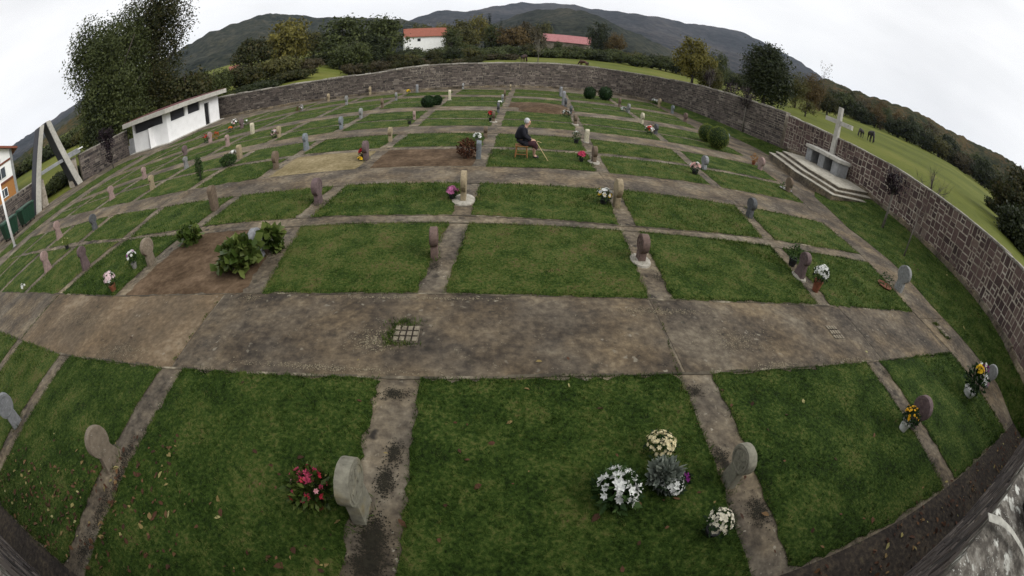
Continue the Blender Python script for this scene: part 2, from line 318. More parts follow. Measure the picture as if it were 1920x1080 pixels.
# damp gutter at the foot of the near wall, and the one along the left wall
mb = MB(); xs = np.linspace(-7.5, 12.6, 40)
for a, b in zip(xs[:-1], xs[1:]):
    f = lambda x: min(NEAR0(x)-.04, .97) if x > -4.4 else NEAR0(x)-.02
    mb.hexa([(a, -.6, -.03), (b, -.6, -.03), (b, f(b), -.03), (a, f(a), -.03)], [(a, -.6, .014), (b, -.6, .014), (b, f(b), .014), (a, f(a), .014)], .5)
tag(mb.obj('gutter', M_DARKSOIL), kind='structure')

# lawn lots, bare lots
SPECIAL = {(1, 'e'): 'soil', (3, 'd'): 'soil', (3, 'e'): 'sand', (7, 'a'): 'soil'}
def grid_quad(c, nx, ny, z, jit=.02, mound=0.):
    (a, b, d, e) = [np.array(p) for p in c]; u, v = np.meshgrid(np.linspace(0, 1, nx+1), np.linspace(0, 1, ny+1))
    p = (1-u)[..., None]*(1-v)[..., None]*a+u[..., None]*(1-v)[..., None]*b+u[..., None]*v[..., None]*d+(1-u)[..., None]*v[..., None]*e
    ed = (u == 0) | (u == 1) | (v == 0) | (v == 1)
    p = p+np.where(ed[..., None], rng.normal(0, jit, p.shape), 0)
    zz = z+np.where(ed, 0, .012+rng.random(u.shape)*.012)+mound*np.sin(np.pi*u)**.7*np.sin(np.pi*v)**.7
    V = np.concatenate([p, zz[..., None]], 2).reshape(-1, 3); n = nx+1
    i, j = np.meshgrid(np.arange(nx), np.arange(ny)); q = (j*n+i).ravel(); F = np.stack([q, q+1, q+n+1, q+n], 1)
    # skirt down to the floor
    return V, F
def collect(items, name, m, tintf, kind='structure'):
    Vs, Fs, Ts = [], [], []; b = 0
    for V, F, t in items: Vs.append(V); Fs.append(F+b); Ts.append(np.full(len(V), t)); b += len(V)
    return tag(link(name, npmesh(name, np.concatenate(Vs), np.concatenate(Fs), np.concatenate(Ts), m, True)), kind=kind)
def qarea(c): return abs(sum(c[k][0]*c[(k+1) % 4][1]-c[(k+1) % 4][0]*c[k][1] for k in range(4)))/2
lawn, soil, sand, grassq = [], [], [], []
inyard = lambda x, y: y < np.interp(x, [-31, -26, -20, -14, -9, -4, 2, 6, 9.5, 13, 15.3], [34.4, 34.2, 33.8, 34, 34.7, 36.3, 39.4, 40.9, 41.6, 40.7, 39.5])
for ri, cl, c in lots:
    if not all(inyard(*p) for p in c):
        if not all(inyard(*p) for p in c[:2]): continue
        c = (c[0], c[1], (c[2][0], min(c[2][1], c[1][1]+1.4)), (c[3][0], min(c[3][1], c[0][1]+1.4)))
        if not all(inyard(*p) for p in c): continue
    if ri >= 5 and cl == 'l' and c[0][1] > 22: c = (c[0], c[1], c[2], c[3])
    kind = SPECIAL.get((ri, cl), 'lawn'); t = {(0, 'd'): .34, (0, 'a'): .3, (0, 'b'): .2, (0, 'c'): .18, (0, 'e'): .34, (1, 'd'): .76, (1, 'a'): .78, (1, 'b'): .56, (1, 'c'): .5, (1, 'f'): .3, (1, 'g'): .7, (2, 'b'): .72, (2, 'd'): .5, (2, 'a'): .6}.get((ri, cl), random.uniform(.45, .75))
    d = np.hypot(np.mean([p[0] for p in c]), np.mean([p[1] for p in c])); st = .12 if d < 12 else .3
    nx = max(2, int((c[1][0]-c[0][0])/st)); ny = max(2, int((c[3][1]-c[0][1])/st))
    if kind == 'lawn': lawn.append((*grid_quad(c, nx, ny, .012, .022 if d < 12 else .03), t)); grassq.append((c, d, t))
    elif kind == 'soil': soil.append((*grid_quad(c, nx, ny, .006, .03, .0 if ri < 7 else .18), t))
    else: sand.append((*grid_quad(c, nx, ny, .006, .03), t))
# left grass verge, and a bank on the right that climbs to the wall
def left_edge(y): return -24.9-.02*y
lawn.append((*grid_quad([(-27.4, 7.5), (-24.9, 9.5), (-25.0, 23.4), (-27.6, 22.4)], 8, 40, .012), .55)); grassq.append(([(-27.4, 7.5), (-24.9, 9.5), (-25.0, 23.4), (-27.6, 22.4)], 28, .5))
# ------------------------------------------------------------------ stone walls
def along(line):
    P = np.array(line, float); s = np.concatenate([[0], np.cumsum(np.hypot(*np.diff(P, axis=0).T))]); return P, s
def hit_line(px, py, line):
    "distance along a wall line and height where a survey ray meets it"
    d = ray(px, py); P, s = along(line); best = None
    for i in range(len(P)-1):
        a, b = P[i], P[i+1]; e = b-a; M = np.array([[d[0], -e[0]], [d[1], -e[1]]]); k, t = np.linalg.solve(M, a)
        if k > 0 and -.02 <= t <= 1.02 and (best is None or k < best[0]): best = (k, s[i]+t*(s[i+1]-s[i]), H+d[2]*k)
    return best and (best[1], best[2])
def prof(line, pix, lo, hi):
    q = sorted(x for x in (hit_line(*p, line) for p in pix) if x); 
    return ([a for a, b in q], [min(max(b, lo), hi) for a, b in q])
def ashlar(L, z1, area, out, s=0., z=0., ragged=.5):
    w, h = L-s, z1-z
    if (w*h < area*random.uniform(.4, 2.1) and w < 3.2*h and w < .95) or w*h < .02 or h < .12 and w < .3: out.append((s, z, L, z1)); return
    if w > h*random.uniform(.8, 1.5):
        m = s+w*random.uniform(.36, .64); ashlar(m, z1, area, out, s, z); ashlar(L, z1, area, out, m, z)
    else:
        m = z+h*random.uniform(.36, .64); ashlar(L, m, area, out, s, z); ashlar(L, z1, area, out, s, m)
def coursed(L, Hh, out, h0=.12, h1=.26, w0=.22, w1=.62):
    z = 0
    while z < Hh-.05:
        h = min(random.uniform(h0, h1), Hh-z)
        if Hh-z-h < .07: h = Hh-z
        s = -random.random()*.3
        while s < L:
            w = random.uniform(w0, w1)*(.7 if random.random() < .3 else 1); out.append((max(s, 0), z, min(s+w, L), z+h)); s += w
        z += h
def stone_wall(name, label, line, zb, zt, side, m_stone, m_mortar, style, thick=.5, gap=.018, coping=True, cop_t=.08, cop_w=(.6, 1.1), plinth=None, cat='wall', group=None, m_cop=None, area_=.075, over=(.02, .05), relief=(.006, .022)):
    q_ = [np.array(p, float) for p in line]
    for _ in range(3): q_ = [q_[0]]+[v for a, b in zip(q_[:-1], q_[1:]) for v in (a*.75+b*.25, a*.25+b*.75)]+[q_[-1]]
    P, S_ = along(q_); L = S_[-1]
    def pt(s, off):
        s = min(max(s, 0), L); i = min(int(np.searchsorted(S_, s, 'right'))-1, len(P)-2); e = (P[i+1]-P[i])/(S_[i+1]-S_[i]); n = np.array([e[1], -e[0]])*side
        # smooth the normal at joints
        p = P[i]+e*(s-S_[i]); return p[0]+n[0]*off, p[1]+n[1]*off
    root = empty(name, (0, 0, 0), label, cat, group)
    b = MB(); N = max(2, int(L/.5)); ss = np.linspace(0, L, N+1)
    for a, c in zip(ss[:-1], ss[1:]):
        q = [(*pt(a+1e-4, 0), -.3), (*pt(c-1e-4, 0), -.3), (*pt(c-1e-4, -thick), -.3), (*pt(a+1e-4, -thick), -.3)]
        T = [(*pt(a+1e-4, 0), zt(a)), (*pt(c-1e-4, 0), zt(c)), (*pt(c-1e-4, -thick), zt(c)), (*pt(a+1e-4, -thick), zt(a))]
        if side < 0: q = q[::-1]; T = T[::-1]
        b.hexa(q, T, .4)
    b.obj('masonry_core', m_mortar, root)
    cells = []; nb = max(1, round(L/3.0)); Hm = max(zt(x)-zb(x) for x in ss)
    if style == 'ashlar':
        for k in range(nb): ashlar(L*(k+1)/nb+random.uniform(-.0, .0), 1., .085/Hm, cells, L*k/nb, 0.) if False else None
        tmp = []
        for k in range(nb): ashlar(L*(k+1)/nb, Hm, area_, tmp, L*k/nb, 0.)
        cells = tmp
    else: coursed(L, Hm, cells)
    m = MB()
    for (s0, z0, s1, z1) in cells:
        if s1-s0 < .05 or z1-z0 < .04: continue
        g = gap*random.uniform(.6, 1.3); bv = random.uniform(.008, .02); o = random.uniform(*relief); t = min(max(random.gauss(.45, .27), 0), 1)
        def V3(s, z, off):
            f = z/Hm; return (*pt(s, off), zb(s)+(zt(s)-zb(s))*f)
        j = lambda: random.uniform(-.014, .014)
        qs = [(s0+g+j(), z0+g+j()), (s1-g+j(), z0+g+j()), (s1-g+j(), z1-g+j()), (s0+g+j(), z1-g+j())]; cs, cz = (s0+s1)/2, (z0+z1)/2
        lo = [V3(a, max(c, .0), .001) for a, c in qs]; hi = [V3(a+(bv if a < cs else -bv), max(c+(bv if c < cz else -bv), .0), o) for a, c in qs]
        fs = [(4, 5, 6, 7), (0, 1, 5, 4), (1, 2, 6, 5), (2, 3, 7, 6), (3, 0, 4, 7)]
        if side < 0: fs = [f[::-1] for f in fs]
        m.add(lo+hi, fs, t)
    m.obj('stone_facing', m_stone, root)
    if coping:
        m = MB(); s = 0
        while s < L-.1:
            w = min(random.uniform(*cop_w), L-s); h = cop_t*random.uniform(.75, 1.5); o0 = random.uniform(*over); a, c = s+.01, s+w-.012
            zz0, zz1 = zt(a)+.003, zt(c)+.003
            q = [(*pt(a, o0), zz0), (*pt(c, o0), zz1), (*pt(c, -thick-o0), zz1), (*pt(a, -thick-o0), zz0)]; T = [(x, y, z+h) for x, y, z in q]
            if side < 0: q = q[::-1]; T = T[::-1]
            m.hexa(q, T, random.uniform(.3, .95)); s += w
        m.obj('coping', m_cop or M_COPING, root, bevel=.012)
    if plinth:
        m = MB()
        for a, c in zip(ss[:-1], ss[1:]):
            h = plinth*random.uniform(.75, 1.25); o = .07+random.uniform(0, .05)
            q = [(*pt(a, o), zb(a)-.3), (*pt(c, o), zb(c)-.3), (*pt(c, .0), zb(c)-.3), (*pt(a, .0), zb(a)-.3)]
            T = [(*pt(a, o), zb(a)+h), (*pt(c, o), zb(c)+h), (*pt(c, .0), zb(c)+h+.04), (*pt(a, .0), zb(a)+h+.04)]
            if side < 0: q = q[::-1]; T = T[::-1]
            m.hexa(q, T, random.random())
        m.obj('footing_course', M_STRIP, root)
    return root
topR = prof(WALL_R, [(1915,505),(1883,469),(1864,453),(1828,422),(1791,394),(1754,365),(1699,328),(1663,306),(1608,277),(1571,261),(1553,251),(1498,226),(1443,202),(1410,191),(1360,175),(1303,159),(1260,148)], 2.0, 3.2)
basR = prof(WALL_R, [(1905,690),(1890,655),(1860,605),(1840,573),(1820,552),(1800,530),(1780,507),(1740,465),(1700,430),(1660,395),(1640,378),(1590,340),(1440,268),(1400,252),(1350,230),(1300,210)], .05, .75)
def smooth1(c, w=4):
    s, z = np.array(c[0]), np.array(c[1]); g = np.linspace(0, 48, 193); zi = np.interp(g, s, z); k = np.exp(-np.linspace(-2, 2, 41)**2); k /= k.sum()
    zp = np.pad(zi, 20, 'edge'); return g, np.convolve(zp, k, 'valid')
gR, tR = smooth1(topR); _, bR = smooth1(basR)
ztR = lambda s: float(np.interp(s, gR, tR)); zbR = lambda s: float(np.interp(s, gR, bR))
PRW, SRW = along(WALL_R)
stone_wall('stone_wall', 'tall wall of large purple brown blocks with pale mortar behind the altar and cross', WALL_R[:7]+[(18.1, 22.4)], zbR, ztR, -1, M_WALLSTONE, M_MORTAR, 'ashlar', plinth=.2, cop_t=.06, area_=.125, gap=.024)
topF = prof(WALL_F, [(1443,202),(1410,191),(1360,175),(1303,159),(408,185),(500,168),(600,152),(700,139),(800,124),(960,119),(1050,121),(1122,128),(1182,137),(1240,147)], 1.7, 2.9)
stone_wall('stone_wall', 'long dark coursed stone wall closing the far end below the pasture', WALL_F, lambda s: 0., lambda s: float(np.interp(s, *topF)), -1, M_FARSTONE, M_DARKMORTAR, 'coursed', gap=.021, plinth=.14, cop_t=.09, cop_w=(.5, 1.2), over=(.02, .06))
stone_wall('stone_wall', 'brown stone wall between the white building and the concrete gate', WALL_L1, lambda s: 0., lambda s: 2.15, -1, M_FARSTONE, M_DARKMORTAR, 'coursed', gap=.012, cop_t=.07)
stone_wall('stone_wall', 'brown stone wall behind the green waste bins', WALL_L2, lambda s: 0., lambda s: 2.2, -1, M_FARSTONE, M_DARKMORTAR, 'coursed', gap=.014, cop_t=.07)
stone_wall('stone_wall', 'low near wall with lichen mottled top at the bottom edge of the view', [(13.4, .32), (-20, -1.2)], lambda s: 0., lambda s: 2.08, -1 if False else 1, M_FARSTONE, M_DARKMORTAR, 'ashlar', thick=.7, cop_t=.12, cop_w=(1.2, 2.2), m_cop=M_LICHEN, over=(.02, .03))

# grass bank between the right path and the wall
def bank(x, y):
    "height of the ground inside the yard on the right"
    x0 = PRX(y); x1 = float(np.interp(y, [p[1] for p in WALL_R], [p[0] for p in WALL_R])); s = float(np.interp(y, PRW[:, 1], SRW)); zb = zbR(s)
    return .012+max(0., min(1., (x-x0)/max(x1-x0, .3)))*max(zb-.0, 0)
V, F = [], []; ys = np.linspace(.2, 39.2, 131); nx = 14
for y in ys:
    x0 = PRX(y); x1 = float(np.interp(y, [p[1] for p in WALL_R], [p[0] for p in WALL_R]))+.1
    for k in range(nx+1):
        x = x0+(x1-x0)*k/nx; V.append((x+(random.gauss(0, .02) if k == 0 else 0), y, bank(x, y)+random.random()*.012))
for j in range(len(ys)-1):
    for k in range(nx): a = j*(nx+1)+k; F.append((a, a+1, a+nx+2, a+nx+1))
lawn.append((np.array(V), np.array(F), .5))
collect(lawn, 'lawn', M_LAWN, None); collect(soil, 'soil', M_SOIL, None); collect(sand, 'sand', M_SAND, None)
# blades
def blades(name, pts, h, w, m, lean=.7, tl=.45):
    n = len(pts); a = rng.random(n)*2*np.pi; X_, Y_ = pts[:, 0], pts[:, 1]; cl = .5+.25*np.sin(X_*31+3*np.sin(Y_*17))+.25*np.sin(Y_*37+3*np.sin(X_*23)); hh = h*(.3+.55*rng.random(n)+1.05*cl**2); ww = w*(.6+.8*rng.random(n)); la = rng.random(n)*2*np.pi; ln = hh*lean*(.3+rng.random(n))
    dx, dy = np.cos(a)*ww/2, np.sin(a)*ww/2; V = np.empty((n, 3, 3))
    V[:, 0] = pts+np.stack([dx, dy, 0*dx], 1); V[:, 1] = pts-np.stack([dx, dy, 0*dx], 1); V[:, 2] = pts+np.stack([np.cos(la)*ln, np.sin(la)*ln, hh], 1)
    t = np.clip(rng.normal(0, .22, n)+tl, 0, 1); t = np.repeat(t, 3)
    return npmesh(name, V.reshape(-1, 3), np.arange(n*3).reshape(-1, 3), t, m)
M_BLADE = mat('grass_blade', [(.12, (.006, .014, .002)), (.34, (.028, .058, .007)), (.54, (.066, .110, .018)), (.74, (.145, .165, .046)), (.95, (.21, .155, .085))], scale=8, detail=10, bump=0, use_tint=.36, big=.42, scale2=1.7, con=3.6, trans=.25, rough=.7, spec=.15)
pts = []; tls = []
for c, d, t in grassq:
    n0 = sum(len(q) for q in pts)
    dens = 3300 if d < 5 else 2200 if d < 8.5 else 1000 if d < 12 else 420 if d < 17 else 160
    n = int(qarea(c)*dens); u, v = rng.random(n)[:, None], rng.random(n)[:, None]
    a, b, e, f = [np.array(p) for p in c]; p = (1-u)*(1-v)*a+u*(1-v)*b+u*v*e+(1-u)*v*f
    keep = (np.sin(p[:, 0]*3.1+np.sin(p[:, 1]*2.3)*2)+np.sin(p[:, 1]*4.3+p[:, 0]*1.7)+rng.normal(0, 1.2, n)) > -1.9
    p = p[keep]; pts.append(np.concatenate([p, np.full((len(p), 1), .018)], 1))
    # a fringe that hangs over the concrete
    if d < 14:
        per = [(a, b), (b, e), (e, f), (f, a)]
        for p0, p1 in per:
            m_ = int(np.hypot(*(p1-p0))*(150 if d < 9 else 60)); k = rng.random(m_)[:, None]; q = p0+(p1-p0)*k+rng.normal(0, .022, (m_, 2)); pts.append(np.concatenate([q, np.full((m_, 1), .012)], 1))
    tls.append(np.full(sum(len(q) for q in pts)-n0, .15+.62*t))
nb = 60000; yy = rng.random(nb)**1.5*24+.3; x0 = np.array([PRX(y) for y in yy]); x1 = np.interp(yy, [p[1] for p in WALL_R], [p[0] for p in WALL_R]); uu = rng.random(nb)
pts.append(np.stack([x0+(x1-x0)*uu, yy, .015+uu*np.array([zbR(float(np.interp(y, PRW[:, 1], SRW))) for y in yy])], 1))
tls.append(np.full(nb, .48)); tls = np.concatenate(tls); pts = np.concatenate(pts); dd = np.hypot(pts[:, 0], pts[:, 1])
near = pts[dd < 9]; far = pts[dd >= 9]; tn, tf = tls[dd < 9], tls[dd >= 9]
tag(link('grass', blades('grass', near, .042, .0085, M_BLADE, tl=tn)), 'short mown grass growing on the grave plots', 'grass', kind='stuff')
tag(link('grass', blades('grass_far', far, .055, .017, M_BLADE, tl=tf)), 'short mown grass growing on the plots farther off', 'grass', kind='stuff')
# ------------------------------------------------------------------ gravestones
def stonemat(n, c, lich=(.34, .33, .27), amt=.6, yel=None):
    sp = [(lich, 22, .2, amt), (tuple(v*.35 for v in c), 13, .2, .5)]
    if yel: sp.append((yel, 5, .45, .75))
    return mat(n, [(.25, tuple(v*.62 for v in c)), (.5, c), (.8, tuple(min(v*1.4, 1) for v in c))], scale=16, detail=10, bump=.6, dist=.008, big=.3, rough=.9, spots=sp)
STONE = {'purple': stonemat('purple_sandstone', (.125, .088, .088)), 'red': stonemat('red_sandstone', (.135, .092, .078)), 'pink': stonemat('pink_sandstone', (.29, .205, .185)), 'grey': stonemat('grey_stone', (.20, .20, .195)),
         'light': stonemat('light_grey_stone', (.22, .225, .235)), 'blue': stonemat('blue_grey_stone', (.165, .185, .20)), 'tan': stonemat('tan_stone', (.29, .235, .15)), 'cream': stonemat('cream_stone', (.50, .46, .34)),
         'brown': stonemat('brown_stone', (.135, .10, .07)), 'dark': stonemat('dark_grey_stone', (.085, .088, .092)), 'yellow': stonemat('yellow_lichen_stone', (.21, .20, .155), yel=(.27, .19, .035)), 'spot': stonemat('blotched_stone', (.19, .155, .115), lich=(.5, .47, .42), amt=.9),
         'rim': stonemat('pale_rimmed_stone', (.235, .24, .235), lich=(.45, .45, .42))}
M_FOOT = mat('white_cement', [(.3, (.24, .22, .18)), (.7, (.46, .43, .37))], scale=9, bump=.4, spots=[((.2, .19, .16), 9, .2)])
def stele(shape, h, w, t, seed):
    "disc on a flaring stem, or a round topped slab; thin along x"
    r_ = random.Random(seed); pts = []
    if shape == 'disc':
        Rr = w/2; zc = h-Rr; nk = w*r_.uniform(.50, .6)/2; bs = w*r_.uniform(.54, .68)/2; zn = zc-Rr*.86
        pts = [(-bs, -.12), (-bs, 0), (-nk, zn-.02)]; a0 = math.pi+math.asin(min(.98, .86)); N = 44
        a0 = math.pi*1.5-math.acos(.86)*1.0; a1 = -math.pi/2+math.acos(.86)
        for k in range(N+1): a = a0+(a1-a0)*k/N; pts.append((math.cos(a)*Rr, zc+math.sin(a)*Rr))
        pts += [(nk, zn-.02), (bs, 0), (bs, -.12)]
    elif shape == 'slab':
        b = w/2; zc = h-b*.9; pts = [(-b*.95, -.12)]+[(math.cos(a)*b, zc+math.sin(a)*b*.9) for a in np.linspace(math.pi, 0, 17)]+[(b*.95, -.12)]
    elif shape == 'flare':   # disc running into a wide trapezoid foot
        Rr = w/2; zc = h-Rr; nk = w*.33; bs = w*.5; zn = zc-Rr*.72
        pts = [(-bs, -.12), (-bs, 0), (-nk, zn-.03)]; a0 = math.pi*1.5-math.acos(.72); a1 = -math.pi/2+math.acos(.72)
        for k in range(25): a = a0+(a1-a0)*k/24; pts.append((math.cos(a)*Rr, zc+math.sin(a)*Rr))
        pts += [(nk, zn-.03), (bs, 0), (bs, -.12)]
    pts = [(y+r_.gauss(0, .0016), z+r_.gauss(0, .0016)) for y, z in pts]; n = len(pts)
    v = [(t/2, y, z) for y, z in pts]+[(-t/2, y, z) for y, z in pts]
    f = [tuple(range(n))[::-1], tuple(range(n, 2*n))]+[(i, (i+1) % n, n+(i+1) % n, n+i) for i in range(n)]
    mb = MB(); mb.add(v, f); return mb
def carving(h, w, t, kind):
    "low relief on both faces: a ring with a cross or a rosette"
    mb = MB(); Rr = w/2; zc = h-Rr
    for sx in (1,) if kind.startswith('+') else (-1,):
        x = sx*(t/2+.004)
        def bar(y0, z0, y1, z1, wd):
            d = Vector((y1-y0, z1-z0)); L = d.length; d /= L; p = Vector((-d.y, d.x))*wd/2
            q = [(y0+p.x, z0+p.y), (y1+p.x, z1+p.y), (y1-p.x, z1-p.y), (y0-p.x, z0-p.y)]
            lo = [(sx*(t/2-.004), a, zc+b) for a, b in q]; hi = [(x+sx*.004, a, zc+b) for a, b in q]
            mb.hexa(lo, hi)
        N = 28; rr = Rr*.8
        for k in range(N):
            a, b = 2*math.pi*k/N, 2*math.pi*(k+1)/N; bar(rr*math.cos(a), rr*math.sin(a), rr*math.cos(b), rr*math.sin(b), .02)
        if kind[1:] == 'cross':
            bar(0, -rr*.75, 0, rr*.75, .04); bar(-rr*.75, 0, rr*.75, 0, .04)
        else:
            for k in range(6): a = math.pi*k/3; bar(rr*.15*math.cos(a), rr*.15*math.sin(a), rr*.75*math.cos(a), rr*.75*math.sin(a), .05)
    return mb
GS = [ # base px, top px, colour, shape, footing, carved, label
 (33,795, 12,724,'light','disc',0,'ring','light grey disc gravestone cut by the left edge, nearest row'),
 (213,866,186,783,'spot','flare',0,'','rough mottled grey brown gravestone among the fallen leaves at lower left'),
 (680,960,665,848,'yellow','disc',0,'ring','thick grey disc gravestone with yellow stained face beside the red flowering plant'),
 (1364,903,1395,818,'yellow','disc',0,'ring','weathered disc gravestone with mustard lichen on its face, nearest row on the right'),
 (1706,798,1728,730,'purple','disc',0,'ring','smooth dark purple disc gravestone behind the yellow flowers in a white pot'),
 (1846,722,1855,678,'rim','disc',0,'ring','grey disc gravestone behind the mixed yellow white and purple bouquet'),
 (815,482,822,421,'red','disc',0,'cross','reddish disc gravestone left of the concrete strip, directly behind the drain with grass tufts'),
 (1200,490,1206,434,'red','disc',1,'ring','reddish brown disc gravestone on a white cement footing at the second row'),
 (1497,520,1508,466,'purple','flare',1,'ring','purple disc gravestone between a green potted plant and white chrysanthemums'),
 (1683,545,1687,493,'rim','disc',0,'ring','grey disc gravestone with pale rim beside the terracotta bowl on the right path'),
 (489,484,486,421,'light','disc',0,'ring','pale grey disc gravestone rising out of the big leafy shrub'),
 (285,495,279,444,'spot','disc',0,'ring','blotched brown disc gravestone with white patches left of the bare soil plot'),
 (163,503,160,458,'purple','flare',0,'ring','dark mauve gravestone with wide stem on the yellowish lot at left'),
 (91,507,80,471,'pink','flare',0,'ring','pinkish gravestone leaning slightly on the narrow strip at far left, second row'),
 (869,376,868,319,'tan','disc',1,'','tan gravestone on a white footing beside the pink flowers'),
 (1155,386,1158,334,'tan','disc',0,'','narrow yellowish gravestone next to the white and yellow flower basket'),
 (1404,407,1410,370,'dark','disc',0,'cross','dark rough disc gravestone in front of the second path on the right'),
 (1476,360,1483,333,'brown','disc',0,'','brown disc gravestone standing behind a shallow planter bowl'),
 (598,381,596,333,'purple','disc',0,'cross','mauve disc gravestone left of the centre, by the second path'),
 (404,393,401,346,'brown','slab',0,'','bark brown rugged gravestone standing before the second path'),
 (179,430,177,400,'dark','disc',0,'ring','dark slate disc gravestone at left in front of the second path'),
 (113,448,110,413,'pink','flare',0,'','pink flared gravestone beside the dark slate one at far left'),
 (897,297,898,263,'blue','slab',0,'','slim blue grey gravestone at the right end of the dark flowering shrub'),
 (1113,305,1113,273,'brown','disc',1,'','dark brown gravestone on a white footing beside the round pink flowers'),
 (1099,267,1101,242,'cream','slab',1,'','tall cream gravestone on a rounded white footing right of the seated woman'),
 (687,300,688,263,'purple','disc',0,'','mauve gravestone beside the red flowers at the pale sand plot'),
 (518,317,516,283,'brown','disc',0,'','brown gravestone at the left corner of the pale sand plot'),
 (1319,318,1324,292,'light','disc',0,'ring','pale grey disc gravestone right of the pink and white bouquets'),
 (1424,319,1427,294,'pink','disc',0,'','pink disc gravestone next to the small orange conifer'),
 (910,257,911,236,'brown','disc',0,'','slim brown gravestone behind the white flower pot'),
 (732,265,733,238,'tan','disc',0,'','ochre gravestone at the left corner of the lot behind the brown plot'),
 (1361,268,1362,249,'blue','disc',0,'','blue grey gravestone half hidden behind the round clipped bushes'),
 (575,281,576,249,'blue','flare',0,'','blue grey gravestone on the bend of the strip left of the sand plot'),
 (450,297,447,271,'tan','slab',0,'','tan round topped gravestone with white flowers and a low green shrub'),
 (350,316,348,293,'grey','flare',0,'','greyish gravestone just in front of a purple one at left'),
 (348,292,347,272,'purple','disc',0,'','purple gravestone just behind a greyish one at left'),
 (287,355,285,327,'tan','flare',0,'','ochre gravestone close behind a pink one near the white building'),
 (272,336,269,313,'pink','flare',0,'','pink gravestone close to an ochre one, below the sapling by the left wall'),
 (211,375,208,348,'pink','flare',0,'','pale pink gravestone standing alone below the left wall'),
 (428,275,427,252,'pink','flare',0,'','pink gravestone right of the orange plant near the white building'),
 (395,267,394,247,'pink','disc',0,'','pink gravestone between the red flowers and the orange plant'),
 (474,252,473,230,'cream','slab',0,'','pale yellow round topped gravestone near the building corner'),
 (524,258,526,236,'tan','disc',0,'','tan gravestone with a pink and white bouquet at its foot'),
 (454,241,452,222,'purple','disc',0,'','purple gravestone between white flowers and greenery near the building'),
 (640,242,641,218,'blue','disc',0,'','blue grey gravestone at the third path left of centre'),
 (677,222,677,202,'rim','disc',0,'','pale tan gravestone beyond the blue grey one left of centre'),
 (717,203,717,184,'brown','disc',0,'','dark brown gravestone on the slanting strip left of the dark clipped bushes'),
 (743,189,743,173,'grey','disc',0,'','pale headed grey gravestone near the small yellow plant'),
 (650,197,649,179,'grey','disc',0,'','grey gravestone by the fifth path, left half'),
 (616,190,616,175,'tan','disc',0,'','small tan gravestone near the far wall, leftmost of that row'),
 (694,178,695,162,'tan','disc',0,'','orange tan gravestone close against the far wall'),
 (782,174,782,158,'light','slab',0,'','whitish gravestone against the far wall right of the yellow plant'),
 (843,188,842,168,'cream','slab',1,'','cream pillar gravestone with a footing right of the dark clipped bushes'),
 (868,167,869,156,'rim','disc',0,'','tiny pale gravestone against the middle of the far wall'),
 (777,225,778,208,'pink','disc',0,'','pinkish brown gravestone behind a dark potted plant'),
 (566,208,567,196,'grey','disc',0,'','small grey gravestone with a reddish plant before it, far left'),
 (957,169,958,158,'tan','disc',0,'','farthest tan gravestone of the middle file, at the far wall'),
 (946,186,947,168,'brown','disc',0,'','brown gravestone of the middle file with a pale head'),
 (942,191,942,177,'rim','disc',0,'','pale topped gravestone of the middle file behind the brown plot corner'),
 (934,211,935,192,'dark','disc',0,'','dark gravestone with a white pot on it in the middle file'),
 (925,229,926,208,'brown','disc',1,'','brown gravestone on a white footing beside the red flowers'),
 (1051,181,1051,162,'light','slab',0,'','pale narrow gravestone, farthest of the file right of centre'),
 (1056,198,1057,170,'light','slab',0,'','tall pale grey gravestone in the file right of centre'),
 (1060,201,1060,183,'dark','disc',0,'','dark gravestone just before the tall pale one right of centre'),
 (1070,214,1070,198,'dark','disc',0,'','dark gravestone beside the earth mound and its white flowers'),
 (1078,234,1079,215,'brown','disc',1,'','brown gravestone with a white footing right of the earth mound'),
 (1161,200,1162,183,'brown','disc',0,'','small brown gravestone near the dark globe bushes at the far wall'),
 (1178,212,1177,194,'grey','disc',0,'','grey gravestone with white and blue flowers on the right'),
 (1203,232,1204,211,'cream','disc',0,'','yellowish gravestone by the fourth path on the right'),
 (1229,251,1230,232,'dark','disc',0,'','dark gravestone behind the red and white flowers'),
 (1235,201,1235,184,'tan','disc',0,'','tan gravestone with white flowers in front of the dark bush at the far wall'),
 (1260,213,1261,197,'blue','disc',0,'','bluish gravestone by the far right bend of the path'),
 (1284,228,1285,211,'red','disc',0,'','reddish gravestone on the right path behind the clipped bushes'),
 (1142,189,1143,173,'brown','disc',0,'','small brown gravestone at the right of the dark globe bushes'),
]
TUFT = []
